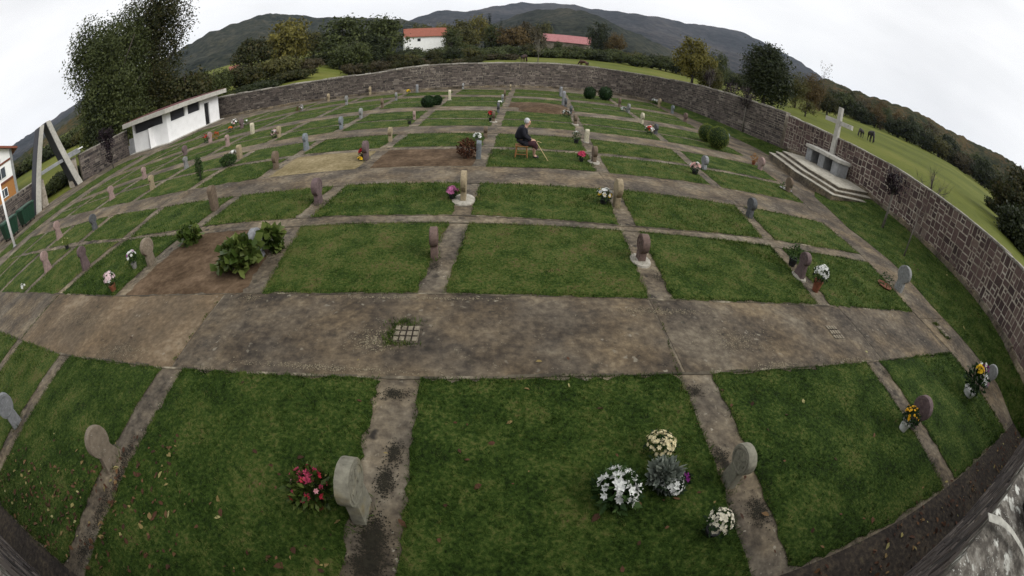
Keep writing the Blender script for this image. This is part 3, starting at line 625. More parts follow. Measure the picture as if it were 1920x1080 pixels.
for i, (bx, by, tx, ty, c, shp, foot, carve, lab) in enumerate(GS):
    x, y = G(bx, by); d = math.hypot(x, y); h = height_at(x, y, 0, tx, ty); h = min(max(h*(.86 if i in (2, 3) else .9 if d < 9 else .97), .42), 1.05)
    w = h*(.57 if i in (2, 3) else .66 if shp == 'disc' else .5 if shp == 'flare' and i != 1 else .68 if i == 1 else .42)*random.uniform(.94, 1.06); t = {'slab': .16}  .get(shp, .115 if d < 6.5 else .13)*random.uniform(.9, 1.1)
    o = stele(shp, h, w, t, i).obj('gravestone', STONE[c], None, (x, y, .01), bevel=.012)
    o.data.polygons.foreach_set('use_smooth', np.ones(len(o.data.polygons), bool)); o.data.set_sharp_from_angle(angle=R(38))
    o.rotation_euler = (random.gauss(0, .012), random.gauss(0, .018), random.gauss(.02, .05))
    tag(o, lab, 'gravestone', 'disc gravestones of the cemetery')
    if carve and shp != 'slab': [carving(h, w, t, sg+carve).obj('carved_relief', STONE[c], o) for sg in '+-']
    if d < 15:
        n_ = int(46 if d < 9 else 24); a_ = rng.random(n_)*6.283; r_ = .9+.5*rng.random(n_); TUFT.append(np.stack([x+np.cos(a_)*r_*t*.75, y+np.sin(a_)*r_*w*.42, np.full(n_, .012)], 1))
    if foot:
        m = MB(); m.lathe([(.0, -.02), (w*.75, -.02), (w*.72, .025), (w*.3, .045), (0, .05)], 14); f = m.obj('footing', M_FOOT, o); f.scale = (.75, 1., 1)

tag(link('grass', blades('grass_tufts', np.concatenate(TUFT), .075, .010, M_BLADE, tl=np.full(sum(map(len, TUFT)), .34))), 'longer grass left standing round the feet of the gravestones', 'grass', kind='stuff')
# ------------------------------------------------------------------ flowers and small plants
L_GREEN = leafmat('leaf_green', (.012, .03, .008), (.03, .065, .016), (.075, .13, .035))
L_DARK = leafmat('leaf_dark', (.007, .018, .006), (.016, .038, .011), (.04, .08, .022))
L_GREY = leafmat('leaf_grey', (.10, .12, .10), (.22, .25, .21), (.42, .45, .38))
L_BLUE = leafmat('leaf_bluegreen', (.02, .05, .04), (.05, .10, .08), (.14, .22, .18))
L_GLOSS = leafmat('leaf_glossy', (.014, .026, .005), (.048, .078, .015), (.15, .185, .05), rough=.35)
L_RED = leafmat('leaf_russet', (.03, .012, .008), (.09, .035, .02), (.20, .10, .05))
L_YEL = leafmat('leaf_yellowgreen', (.05, .075, .012), (.13, .17, .03), (.26, .29, .06))
L_ORANGE = leafmat('leaf_orange', (.10, .035, .008), (.27, .11, .015), (.45, .24, .04))
BL = {}
def bloommat(c):
    k = tuple(round(v, 3) for v in c)
    if k not in BL: BL[k] = mat('petal_%d' % len(BL), [(.1, tuple(v*.55 for v in c)), (.5, c), (.9, tuple(min(1, v*1.15+.02) for v in c))], scale=30, bump=0, use_tint=.8, rough=.6, trans=.2, spec=.2)
    return BL[k]
WHT = (.78, .79, .76); CRM = (.74, .66, .42); PNK = (.62, .22, .42); LPK = (.68, .45, .48); REDC = (.50, .02, .03); YELC = (.75, .50, .02); ORG = (.65, .16, .02); PUR = (.27, .03, .25); MAG = (.40, .045, .10)
def leaf_cloud(name, n, cen, rad, size, m, parent=None, aspect=.45, up=.3, shell=.4, clusters=0, flat=0., gravity=0):
    "n pointed leaves inside an ellipsoid"
    d = rng.normal(size=(n, 3)); d /= np.linalg.norm(d, axis=1)[:, None]
    if flat: d[:, 2] = np.abs(d[:, 2])
    r = (shell+(1-shell)*rng.random(n)**.5)[:, None]; P = np.array(cen)+d*r*np.array(rad)
    if clusters:
        cc = rng.normal(size=(clusters, 3)); cc /= np.linalg.norm(cc, axis=1)[:, None]; cc = np.array(cen)+cc*np.array(rad)*(.35+.55*rng.random((clusters, 1)))
        idx = rng.integers(0, clusters, n); P = cc[idx]+rng.normal(size=(n, 3))*np.array(rad)*.2
    a = d+rng.normal(0, .6, (n, 3))+np.array([0, 0, up-gravity]); a /= np.linalg.norm(a, axis=1)[:, None]
    b = np.cross(a, rng.normal(size=(n, 3))); b /= np.linalg.norm(b, axis=1)[:, None]; s = size*(.6+.8*rng.random(n))[:, None]
    nrm = np.cross(a, b); V = np.empty((n, 4, 3)); V[:, 0] = P; V[:, 1] = P+a*s*.5+b*s*aspect*.5+nrm*s*.06; V[:, 2] = P+a*s-nrm*s*.1; V[:, 3] = P+a*s*.5-b*s*aspect*.5+nrm*s*.06
    t = np.clip(rng.normal(.5, .22, n), 0, 1)
    if clusters: t = np.clip(t*.6+(rng.random(clusters)*.5)[idx], 0, 1)
    me = npmesh(name, V.reshape(-1, 3), np.arange(n*4).reshape(-1, 4), np.repeat(t, 4), m)
    return link(name, me, parent) if parent is not False else me
def blooms(name, n, cen, rad, size, m, parent, petals=6, cup=.35, up=.25):
    d = rng.normal(size=(n, 3)); d[:, 2] = np.abs(d[:, 2])*1.1+up; d /= np.linalg.norm(d, axis=1)[:, None]; P = np.array(cen)+d*np.array(rad)*(.86+.22*rng.random((n, 1)))
    u = np.cross(d, rng.normal(size=(n, 3))); u /= np.linalg.norm(u, axis=1)[:, None]; w = np.cross(d, u); s = size*(.7+.6*rng.random(n))[:, None]
    Vs = []
    for ring, (sc, cu) in enumerate(((1., cup), (.55, cup*2.2))):
        for k in range(petals):
            a = 2*math.pi*(k+ring*.5)/petals; e = u*math.cos(a)+w*math.sin(a); g = -u*math.sin(a)+w*math.cos(a); V = np.empty((n, 4, 3)); ss = s*sc
            V[:, 0] = P; V[:, 1] = P+e*ss*.55+g*ss*.33+d*ss*cu*.4; V[:, 2] = P+e*ss+d*ss*cu; V[:, 3] = P+e*ss*.55-g*ss*.33+d*ss*cu*.4; Vs.append(V)
    V = np.concatenate(Vs, 1).reshape(-1, 3); t = np.repeat(np.clip(rng.normal(.55, .2, n), 0, 1), petals*8)
    return link(name, npmesh(name, V, np.arange(len(V)).reshape(-1, 4), t, m), parent)
def pot(kind, w, h, parent):
    m = MB(); M = {'terra': M_TERRA, 'white': M_WPOT, 'black': M_BPOT, 'grey': M_GPOT, 'bowl': M_TERRA, 'gbowl': M_GPOT}[kind]
    if kind in ('bowl', 'gbowl'): m.lathe([(0, 0), (w*.28, 0), (w*.45, h*.6), (w*.5, h), (w*.45, h), (w*.4, h*.72), (0, h*.7)], 20)
    else: m.lathe([(0, 0), (w*.34, 0), (w*.46, h*.82), (w*.5, h*.82), (w*.5, h), (w*.43, h), (w*.42, h*.86), (0, h*.84)], 18)
    return m.obj('pot', M, parent, smooth=False)
def flower(px, py, wpx, hpx, label, cat='potted flowers', potk=None, leaf=None, cols=(), seed=0, potfrac=.35, leafn=None, leafsize=None, z=.012, spread=1., name='potted_flowers', bl=None, up=.4):
    x, y = G(px, py, z); k = mpp(px, py, x, y, z); w = wpx*k; h = hpx*k*1.05
    e = empty(name, (x, y, z), label, cat, 'flowers laid on the graves'); zf = 0
    if potk:
        ph = h*potfrac*(.5 if 'bowl' in potk else 1); pot(potk, w*(.55 if 'bowl' not in potk else 1.0), ph, e); zf = ph*.8
    rz = (h-zf)/2; cen = (0, 0, zf+rz*.9); rad = (w/2*.92, w/2*.92, rz*.95); d = math.hypot(x, y)
    ls = leafsize or max(.05, w*.16); n = leafn or int(90+260*min(1, 6/d))
    leaf_cloud('foliage', n, cen, rad, ls, leaf or L_GREEN, e, shell=.15, up=up)
    for i, c in enumerate(cols):
        if len(c) == 4: colr, nb_, sz, off = c
        else: colr, nb_, sz = c; off = (0, 0, 0)
        o = (off[0]*w, off[1]*w, off[2]*h); rr = (rad[0]*spread, rad[1]*spread, rad[2]*1.05) if off == (0, 0, 0) else (rad[0]*.42, rad[1]*.42, rad[2]*.5)
        blooms('blossom', nb_, (cen[0]+o[0], cen[1]+o[1], cen[2]+o[2]), rr, sz, bloommat(colr), e)
    return e
FL = 'flowers'
# nearest lots
e = flower(598, 946, 74, 92, 'large potted plant with pink red trumpet flowers beside the nearest grey gravestone', potk='terra', leaf=L_GLOSS, cols=[(MAG, 24, .035), ((.50, .03, .06), 14, .03), ((.70, .35, .38), 5, .028)], potfrac=.28, leafn=620, leafsize=.085)
flower(1150, 935, 84, 66, 'wide arrangement of white lilies with blue green leaves on the nearest lawn', FL, None, L_GREEN, [(WHT, 58, .045)], leafn=420, leafsize=.09, name='flower_arrangement')
flower(1252, 922, 46, 40, 'compact white flowers in front of the grey heather', FL, 'black', L_DARK, [(WHT, 60, .028)], name='flower_arrangement', potfrac=.4)
flower(1237, 905, 46, 50, 'pale grey spiky heather plant behind compact white flowers', 'plant', None, L_GREY, [], leafn=520, leafsize=.11, name='heather_plant', up=1.2)
flower(1277, 905, 22, 26, 'small bunch of purple flowers beside the white ones', FL, None, L_DARK, [(PUR, 40, .02)], leafn=80, name='flower_arrangement')
flower(1231, 852, 62, 50, 'drying cream flowers farthest of the cluster on the nearest lawn', FL, None, L_DARK, [(CRM, 120, .022)], leafn=150, name='flower_arrangement')
flower(1331, 1000, 52, 64, 'cream white sprigs standing alone at the bottom near the strip', FL, 'black', L_DARK, [((.72, .68, .55), 85, .021)], leafn=170, potfrac=.25, name='flower_arrangement')
flower(1690, 806, 36, 42, 'yellow flowers in a white pot before the purple gravestone', potk='white', leaf=L_DARK, cols=[((.8, .45, .02), 36, .026)], potfrac=.42)
flower(1813, 741, 46, 46, 'tall vase of yellow white and purple chrysanthemums at the right edge path', potk='white', leaf=L_DARK, cols=[(YELC, 34, .045, (-.28, 0, .30)), (WHT, 24, .05, (.10, -.2, .12)), (PUR, 18, .04, (.30, 0, .30)), ((.5, .25, .35), 14, .045, (.36, -.2, .05)), (WHT, 10, .04, (-.15, 0, .42))], potfrac=.22, leafn=380)
# second row
flower(1528, 545, 32, 46, 'full white chrysanthemums in a terracotta pot on the pale strip', potk='terra', leaf=L_DARK, cols=[(WHT, 95, .034)], potfrac=.42)
flower(1484, 497, 32, 36, 'leafy green plant in a black pot left of the purple gravestone', 'potted plant', 'black', L_GREEN, [], leafn=240, name='potted_plant')
flower(1657, 538, 28, 24, 'terracotta bowl with a sparse plant beside the grey gravestone', 'potted plant', 'bowl', L_GREEN, [], leafn=90, name='potted_plant')
flower(1131, 383, 30, 30, 'white and yellow flower basket by the narrow tan gravestone', FL, 'black', L_GREEN, [(WHT, 16, .05), (YELC, 10, .05)])
flower(848, 374, 24, 24, 'bright pink flowers in a dark pot by the tan gravestone', potk='black', leaf=L_GREEN, cols=[((.70, .24, .48), 34, .045)])
flower(254, 504, 20, 30, 'white flowers beside the blotched brown gravestone', FL, 'grey', L_DARK, [(WHT, 24, .05), (PUR, 3, .04)])
flower(214, 546, 24, 32, 'pale pink and white flowers in a terracotta pot on the dark lawn', potk='terra', leaf=L_GREEN, cols=[((.74, .58, .60), 26, .055), (WHT, 8, .05)])
flower(127, 467, 14, 17, 'small pale green plant in a black pot on the thin strip', 'potted plant', 'black', L_YEL, [(CRM, 8, .03)], name='potted_plant')
flower(46, 545, 10, 10, 'tiny bunch of white flowers at the edge of the wide path', FL, None, L_GREEN, [(WHT, 8, .05)], leafn=30)
# third row and beyond
flower(1089, 304, 17, 20, 'round bunch of pink red flowers right of the seated woman', FL, 'black', L_DARK, [((.55, .06, .13), 40, .05)])
flower(1080, 269, 18, 22, 'green plant with white flowers left of the cream gravestone', FL, 'black', L_GREEN, [(WHT, 5, .06)])
flower(1302, 327, 22, 22, 'pink and white bouquets left of the pale grey disc gravestone', FL, 'black', L_DARK, [((.72, .46, .42), 18, .06), (WHT, 9, .06)])
flower(1216, 252, 20, 17, 'red and white flowers before a dark gravestone on the right', FL, None, L_DARK, [(WHT, 14, .08), ((.6, .05, .03), 10, .08)])
flower(1473, 356, 24, 12, 'shallow grey planter bowl with a low plant before the brown gravestone', 'potted plant', 'gbowl', L_GREEN, [], leafn=60, name='potted_plant')
flower(1412, 309, 14, 20, 'small orange conifer beside the pink disc gravestone on the right', 'potted plant', 'terra', L_ORANGE, [], leafn=180, name='potted_plant')
flower(679, 299, 12, 20, 'red flowers left of a mauve gravestone on the sand plot', FL, 'black', L_DARK, [(REDC, 18, .06)])
flower(675, 302, 8, 7, 'low yellow flowers at the foot of the red ones', FL, None, L_GREEN, [(YELC, 10, .05)], leafn=20)
flower(768, 233, 13, 15, 'dark foliage in a black pot before the pinkish gravestone', 'potted plant', 'black', L_DARK, [], name='potted_plant')
flower(895, 264, 15, 14, 'white topped plant in a grey pot behind the dark shrub', FL, 'grey', L_GREEN, [(WHT, 10, .07)])
flower(919, 228, 10, 20, 'red flowers with dark leaves beside a brown gravestone', FL, 'black', L_DARK, [(REDC, 14, .06), (LPK, 3, .06)])
flower(1061, 219, 16, 12, 'white flowers lying by the earth mound', FL, None, L_DARK, [(WHT, 12, .07)])
flower(1227, 195, 12, 10, 'white flowers at the foot of the dark bush by the far wall', FL, None, L_DARK, [(WHT, 10, .1)])
flower(441, 241, 15, 16, 'white and pink flowers before the purple gravestone near the building', FL, None, L_DARK, [(WHT, 16, .08), (LPK, 8, .07)])
flower(433, 246, 10, 8, 'orange flowers lying on the reddish lot near the building', FL, None, L_GREEN, [(ORG, 10, .07)])
flower(462, 237, 12, 12, 'greenery with white flowers right of the purple gravestone', FL, None, L_GREEN, [(WHT, 6, .07)])
flower(405, 261, 14, 13, 'orange red plant right of the pink gravestone near the building', 'plant', None, L_ORANGE, [((.4, .06, .02), 8, .07)], name='potted_plant')
flower(387, 267, 12, 14, 'red flowers over dark leaves left of the pink gravestone', FL, None, L_DARK, [(REDC, 10, .07)])
flower(515, 258, 14, 14, 'pink and white bouquet at the foot of the tan gravestone', FL, None, L_DARK, [(LPK, 12, .07), (WHT, 6, .07)])
flower(438, 297, 13, 14, 'white flowers in dark leaves left of the tan slab gravestone', FL, 'black', L_DARK, [(WHT, 14, .06)])
flower(765, 177, 8, 9, 'small yellow flowering plant near the far wall', 'plant', None, L_YEL, [(YELC, 10, .09)], name='potted_plant')
flower(561, 210, 13, 12, 'reddish plant before a small grey gravestone', 'plant', None, L_RED, [(WHT, 3, .07)], name='potted_plant')
flower(1170, 209, 14, 8, 'white and blue flowers lying left of a grey gravestone on the right', FL, None, L_BLUE, [(WHT, 8, .08)])
flower(936, 196, 8, 7, 'white flowers by the dark gravestone of the middle file', FL, None, L_DARK, [(WHT, 8, .07)])

# shrubs
def shrub(px, py, wpx, hpx, label, leaf, n, ls, cat='shrub', clusters=0, name='shrub', aspect=.45, stem=True, shell=.3, wy=1., core=None, flat=0):
    x, y = G(px, py); k = mpp(px, py, x, y); w = wpx*k; h = hpx*k*1.08; e = empty(name, (x, y, 0), label, cat)
    if core: # dense clipped body
        m = MB(); m.lathe([(w*.47*math.sin(a)+.001, h*.5-h*.48*math.cos(a)) for a in np.linspace(0, math.pi, 14)], 18); m.obj('branches', L_DARK, e, smooth=True)
    elif stem:
        m = MB()
        for q in range(7):
            a = random.random()*6.28; m.tube([(0, 0, -.03), (math.cos(a)*w*.12, math.sin(a)*w*.12, h*.35), (math.cos(a)*w*.3, math.sin(a)*w*.3*wy, h*.75)], [.02, .014, .006], 5)
        m.obj('stem', M_BARK, e)
    q_ = ls*.55 if not core else 0.
    leaf_cloud('foliage', n, (0, 0, h*.5), (max(w*.5-q_, w*.25), max(w*.5*wy-q_, w*.25), max(h*.5-q_*.7, h*.25)), ls, leaf, e, aspect=aspect, clusters=clusters, shell=shell, up=.25, flat=flat)
    return e
shrub(456, 507, 100, 52, 'big sprawling shrub of broad glossy leaves before the pale grey gravestone', L_GLOSS, 760, .19, aspect=.8, shell=.3, clusters=34, name='broad_leaved_shrub')
shrub(516, 470, 46, 40, 'clump of broad glossy leaves right behind the pale grey gravestone', L_GLOSS, 260, .19, aspect=.8, shell=.3, clusters=14, name='broad_leaved_shrub')
shrub(361, 457, 50, 30, 'smaller clump of broad glossy leaves at the back of the soil plot', L_GLOSS, 340, .17, aspect=.8, clusters=18, name='broad_leaved_shrub')
shrub(876, 297, 40, 36, 'dark russet shrub with a few pale flowers at the end of the brown plot', L_RED, 900, .075, name='flowering_shrub')
shrub(1343, 279, 38, 38, 'front bright green clipped ball bush on the right', L_YEL, 2600, .06, 'bush', name='clipped_bush', core=1, shell=.9)
shrub(1323, 266, 30, 30, 'rear bright green clipped ball bush half behind the other', L_YEL, 2000, .06, 'bush', name='clipped_bush', core=1, shell=.9)
shrub(803, 201, 24, 19, 'dark round clipped bush left of its smaller twin', L_DARK, 1200, .08, 'bush', name='clipped_bush', core=1, shell=.9)
shrub(820, 197, 15, 16, 'smaller dark clipped bush touching the larger one', L_DARK, 900, .08, 'bush', name='clipped_bush', core=1, shell=.9)
shrub(1105, 186, 20, 21, 'dark globe bush left of two near the far wall', L_DARK, 900, .11, 'bush', name='clipped_bush', core=1, shell=.85)
shrub(1134, 188, 23, 23, 'dark globe bush right of two near the far wall', L_DARK, 900, .11, 'bush', name='clipped_bush', core=1, shell=.85)
shrub(1216, 187, 30, 22, 'loose dark bush growing against the far wall', L_GREEN, 900, .12, 'bush', clusters=24)
shrub(429, 311, 32, 19, 'low feathery green bush beside the tan slab gravestone', L_GREEN, 900, .075)
shrub(377, 338, 15, 40, 'slender upright conifer on the left lots', L_GREEN, 700, .07, 'conifer', name='upright_conifer')
# ------------------------------------------------------------------ drains in the wide path
M_GRATE = mat('grate_concrete', [(.3, (.10, .085, .06)), (.6, (.24, .205, .15)), (.8, (.34, .30, .23))], scale=14, detail=8, bump=.4)
def drain(px, py, w, l, label, tufts, rz=0):
    x, y = G(px, py); e = empty('drain_cover', (x, y, .0), label, 'drain cover', None, rz); m = MB(); t = .035
    m.box(-w/2, -l/2, 0, w/2, l/2, .010, .3)
    nx, ny = 4, 3
    for i in range(nx):
        for j in range(ny):
            cx, cy = -w/2+w*(i+.5)/nx, -l/2+l*(j+.5)/ny; m.box(cx-w/nx*.36, cy-l/ny*.36, .0101, cx+w/nx*.36, cy+l/ny*.36, .024, .9)
    m.obj('grille', M_GRATE, e)
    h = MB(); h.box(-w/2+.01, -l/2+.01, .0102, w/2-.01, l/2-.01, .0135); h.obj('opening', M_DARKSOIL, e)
    if tufts:
        n = 900; a = rng.random(n); P = np.zeros((n, 3)); P[:, 0] = np.where(a < .6, rng.normal(-.05, w*.38, n), rng.normal(-w*.62, .05, n)); P[:, 1] = np.where(a < .38, rng.normal(l*.66, .05, n), np.where(a < .6, rng.normal(-l*.62, .03, n), rng.normal(-l*.2, .1, n)))
        o = link('grass_tuft', blades('grass_tuft', P, .05, .011, M_BLADE), e)
drain(762, 627, .33, .33, 'pale grid drain cover overgrown with grass tufts in the wide path', True)
drain(1565, 624, .30, .40, 'pale grid drain cover without grass at the right end of the wide path', False)
drain(1767, 622, .28, .46, 'mossy drain cover in the side path on the right', True)

# ------------------------------------------------------------------ white building
B = empty('white_building', (-24.85, 26.1, 0), 'small white flat roofed building in the far left corner', 'building')
Lx, Ly, HW_ = 4.6, 7.7, 2.45; HU = 2.0     # local: front faces +x at x=0, side faces -y at y=0
m = MB()
def wallp(a0, a1, z0, z1, axis, off=0, th=.2):
    if axis == 'f': m.box(-th, a0, z0, off, a1, z1)
    else: m.box(-a1, -off, z0, -a0, th, z1)
# front: door near the far end, two high windows
wallp(0, .55, 0, HW_, 'f'); wallp(.55, 5.4, 0, 1.62, 'f'); wallp(2.55, 2.95, 1.62, HW_, 'f'); wallp(4.75, 5.4, 1.62, HW_, 'f'); wallp(5.4, 6.15, 2.05, HW_, 'f'); wallp(6.15, Ly, 0, HW_, 'f')
# side: a doorway and a long high opening
wallp(.2, 1.75, 0, 1.72, 's'); wallp(2.55, Lx, 0, 1.62, 's'); wallp(.2, .5, 1.72, HW_, 's'); wallp(4.3, Lx, 1.62, HW_, 's')
m.box(-Lx, .2, 0, -Lx+.2, Ly, HW_); m.box(-Lx+.2, Ly-.2, 0, -.2, Ly, HW_)
m.obj('wall', M_WHITE, B, bevel=.01)
m = MB(); m.box(-.19, .56, 1.64, -.14, 2.54, HW_-.01); m.box(-.19, 2.96, 1.64, -.14, 4.74, HW_-.01); m.obj('window', M_SLATE, B)
m = MB(); m.box(-4.3, .14, 1.64, -.52, .18, HW_-.01); m.obj('window', M_SLATE, B)
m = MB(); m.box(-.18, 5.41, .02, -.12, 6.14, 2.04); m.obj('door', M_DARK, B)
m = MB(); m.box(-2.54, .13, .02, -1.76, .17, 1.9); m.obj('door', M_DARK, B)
m = MB(); m.box(-1.79, -.62, .03, -1.755, .02, 1.72); m.obj('door_leaf', M_WHITE, B)
m = MB(); m.box(-Lx-.5, -.8, HW_+.003, .75, Ly+.5, HW_+.40); r = m.obj('roof', M_PALECONC, B, bevel=.02)
m = MB(); m.box(-Lx-.4, -.72, HW_+.402, .67, Ly+.42, HW_+.45); m.obj('roof_tiles', plain('red_tile', (.11, .035, .035), var=.3), r)
m = MB(); m.box(-Lx-.3, -.5, -.02, .4, Ly+.2, .05); m.obj('base_slab', M_PALECONC, B)
m = MB(); m.box(-Lx-.9, -.03, .0, -Lx+.02, .32, .8); m.box(-Lx-.7, -.02, .8, -Lx+.02, .32, 1.35); m.obj('meter_box', M_GREYCONC, B, bevel=.01)

# ------------------------------------------------------------------ concrete gate of two leaning legs
Gt = empty('entrance_gate', (-31.2, 17.8, 0), 'tall A shaped gate of pale concrete legs with a low grey lintel', 'gate')
def leg(y0, y1, ztop, wid, dep):
    m = MB(); b = [(-dep, y0-wid/2, -.2), (0, y0-wid/2, -.2), (0, y0+wid/2, -.2), (-dep, y0+wid/2, -.2)]; t = [(-dep, y1-wid*.38, ztop), (0, y1-wid*.38, ztop), (0, y1+wid*.38, ztop), (-dep, y1+wid*.38, ztop)]
    m.hexa(b, t); o = m.obj('gate_leg', M_PALECONC, Gt, bevel=.015)
    m = MB(); b = [(-dep*.97, y0-wid/2-.05, -.2), (-.03, y0-wid/2-.05, -.2), (-.03, y0-wid/2-.004, -.2), (-dep*.97, y0-wid/2-.004, -.2)]; t = [(x, y-y0+y1+.12*wid, ztop-.02) for x, y, z in b]
    m.hexa(b, t); m.obj('slate_panel', M_SLATE, o)
leg(-2.55, -.62, 5.9, .62, 1.0); leg(2.55, .05, 6.0, .62, 1.0)
m = MB(); m.box(-.85, -1.35, 2.35, -.15, 3.2, 2.62); m.box(-.75, 1.3, 2.63, -.25, 3.0, 2.78); m.obj('lintel', M_GREYCONC, Gt, bevel=.02)
m = MB(); m.box(-.62, 3.0, 2.625, -.1, 3.5, 2.72); m.obj('capstone', M_WHITE, Gt)
for (a, b, z, lab) in ((16.0, 16.7, 2.0, 'short stone pier at the near side of the gate opening'), (19.7, 20.55, 2.1, 'short stone pier at the building side of the gate opening')):
    stone_wall('gate_pier', lab, [(-32.35, b), (-32.35, a)], lambda s: 0., lambda s, z=z: z, -1 if False else 1, M_FARSTONE, M_MORTAR, 'ashlar', thick=.7, cop_w=(.4, .6), cat='pier')

# ------------------------------------------------------------------ bins and post
def bin_(x, y, rz, label):
    e = empty('waste_bin', (x, y, 0), label, 'waste bin', 'waste bins by the left wall', rz); M = plain('bin_green', (.014, .045, .026), rough=.45, var=.15); D = plain('bin_lid', (.017, .055, .032), rough=.4, var=.1)
    m = MB(); m.hexa([(-.45, -.55, .16), (.45, -.55, .16), (.45, .55, .16), (-.45, .55, .16)], [(-.55, -.68, 1.15), (.55, -.68, 1.15), (.55, .68, 1.15), (-.55, .68, 1.15)])
    for yy in (-.4, -.13, .13, .4): m.box(.5, yy-.03, .35, .56, yy+.03, 1.1)
    m.obj('body', M, e, bevel=.03)
    m = MB(); m.hexa([(-.6, -.72, 1.16), (.6, -.72, 1.16), (.6, .72, 1.16), (-.6, .72, 1.16)], [(-.5, -.66, 1.32), (.5, -.66, 1.28), (.5, .66, 1.28), (-.5, .66, 1.32)]); l = m.obj('lid', D, e, bevel=.02)
    m = MB(); m.tube([(.61, -.45, 1.2), (.61, .45, 1.2)], .02, 6); m.obj('handle', M_BPOT, l)
    for sx in (-.38, .38):
        for sy in (-.45, .45):
            m = MB(); m.tube([(sx, sy-.03, .08), (sx, sy+.03, .08)], .08, 12); m.obj('wheel', M_BPOT, e)
bin_(-30.0, 13.5, .05, 'green wheeled waste bin next to the gate leg')
bin_(-29.75, 11.6, .02, 'green wheeled waste bin half behind the white post')
bin_(-30.0, 9.2, .0, 'green wheeled waste bin cut by the left edge of the view')
P_ = empty('white_post', (*G(28, 462), 0), 'slim white post cut by the left edge in front of the bins', 'post')
m = MB(); m.tube([(0, 0, -.1), (0, 0, 4.6)], [.095, .075], 14); m.obj('pole', M_WHITE, P_, smooth=True); m = MB(); m.lathe([(0, 0), (.16, 0), (.16, .03), (.1, .05), (0, .05)], 14); m.obj('base_plate', M_GREYCONC, P_)

# ------------------------------------------------------------------ house at the left edge
hx, hy = -58.0, 25.5
Hs = empty('house', (hx, hy, float(Z(hx, hy))), 'white house with timber bands, orange ground floor and red brown roof, far left', 'house', None, R(-18))
M_OR = plain('orange_render', (.33, .15, .045), var=.25); M_TIMB = plain('timber_band', (.16, .055, .03), var=.3); M_ROOF = mat('clay_tiles', [(.3, (.13, .045, .03)), (.7, (.30, .10, .06))], scale=14, bump=.6); M_PANE = plain('window_pane', (.05, .06, .075), rough=.15, spec=.6)
m = MB(); m.box(-9, -14, -1.5, 0, 0, 2.6); m.obj('ground_floor', M_OR, Hs)
m = MB(); m.box(-8.99, -13.99, 2.6, -.01, -.01, 6.2); m.add([(-.01, -13.99, 6.2), (-.01, -.01, 6.2), (-.01, -7, 9.6), (-8.99, -13.99, 6.2), (-8.99, -.01, 6.2), (-8.99, -7, 9.6)], [(0, 1, 2), (5, 4, 3), (0, 2, 5, 3), (1, 4, 5, 2)]); m.obj('upper_wall', M_WHITE, Hs)
m = MB(); m.box(-.1, -14.1, 2.5, .12, .12, 2.75); m.box(-9.1, -.02, 2.5, .1, .12, 2.75); m.box(-.05, -14.05, 4.9, .1, .1, 5.15); m.obj('timber_band', M_TIMB, Hs)
m = MB(); m.box(-.3, -.25, -1.5, .16, .16, 6.2); m.obj('corner_post', M_GREYCONC, Hs)
for sgn in (0, 1):
    m = MB(); a = (0, 6.0-.45) if sgn == 0 else (-14, 6.0-.45)
    y0 = 1.1 if sgn == 0 else -15.1
    m.hexa([(-9.9, y0, 5.68), (.9, y0, 5.68), (.9, -7, 9.65), (-9.9, -7, 9.65)], [(-9.9, y0, 5.95), (.9, y0, 5.95), (.9, -7, 9.92), (-9.9, -7, 9.92)]); m.obj('roof', M_ROOF, Hs)
for (yy, z0, z1, w) in ((-2.6, 3.1, 4.6, 2.6), (-6.8, 3.1, 4.6, 2.2), (-2.4, 5.3, 5.95, 1.0), (-5.6, 5.4, 6.8, 1.0), (-2.2, .7, 1.9, 1.3), (-6.5, .7, 1.9, 1.3)):
    m = MB(); m.box(.005, yy-w/2, z0, .06, yy+w/2, z1); f = m.obj('window', M_WHITE, Hs); m = MB(); n = 3 if w > 1.5 else 2
    for k in range(n): a = yy-w/2+.08+(w-.08)*k/n; m.box(.061, a, z0+.1, .075, a+(w-.08)/n-.08, z1-.1)
    m.obj('pane', M_PANE, f)

# ------------------------------------------------------------------ altar platform with steps, altar, cross
zb = .22
M_TREAD = mat('worn_tread', [(.3, (.20, .18, .14)), (.5, (.34, .315, .26)), (.75, (.48, .45, .38))], scale=4, detail=10, bump=.4, big=.4, spots=[((.12, .11, .09), 3, .25, .8)])
def wx(y): return float(np.interp(y, [p[1] for p in WALL_R], [p[0] for p in WALL_R]))-.04
St = empty('altar_steps', (15, 16, 0), 'three pale stone steps and platform below the altar at the right wall', 'steps')
fr = [G(1443, 285, zb+.16), G(1490, 320, zb+.16), G(1560, 364, zb+.16), G(1626, 379, zb+.16)]
def inset(k):
    d = .42*k; (a, b, c, e) = [np.array(p) for p in fr]
    a2 = a+np.array([d*.9, -d*.3]); b2 = b+np.array([d, -d*.1]); c2 = c+np.array([d, d*.55]); e2 = e+np.array([.1, d*1.0])
    q = [tuple(a2), tuple(b2), tuple(c2), (wx(e2[1]), e2[1])]; far_y = a2[1]+.15
    return [(wx(far_y), far_y)]+q
for k in range(3):
    m = MB(); p = inset(k); m.prism(p[::-1], -.1 if k == 0 else zb+.16*k+.002, zb+.16*(k+1)-.045, .4); s_ = m.obj('step', M_STRIP, St, (-15, -16, 0))
    m = MB(); c = np.mean(p, 0); big = [tuple(c+(np.array(q)-c)*1.008) if i not in (0, 4) else q for i, q in enumerate(p)]; m.prism(big[::-1], zb+.16*(k+1)-.043, zb+.16*(k+1), .8); m.obj('tread', M_TREAD, s_, bevel=.01)
zp = zb+.48
A0, A1 = G(1508, 297, zp), G(1566, 330, zp); ax = (A0[0]+A1[0])/2; L_ = math.hypot(A1[0]-A0[0], A1[1]-A0[1]); ang = math.atan2(A0[1]-A1[1], A0[0]-A1[0])-math.pi/2
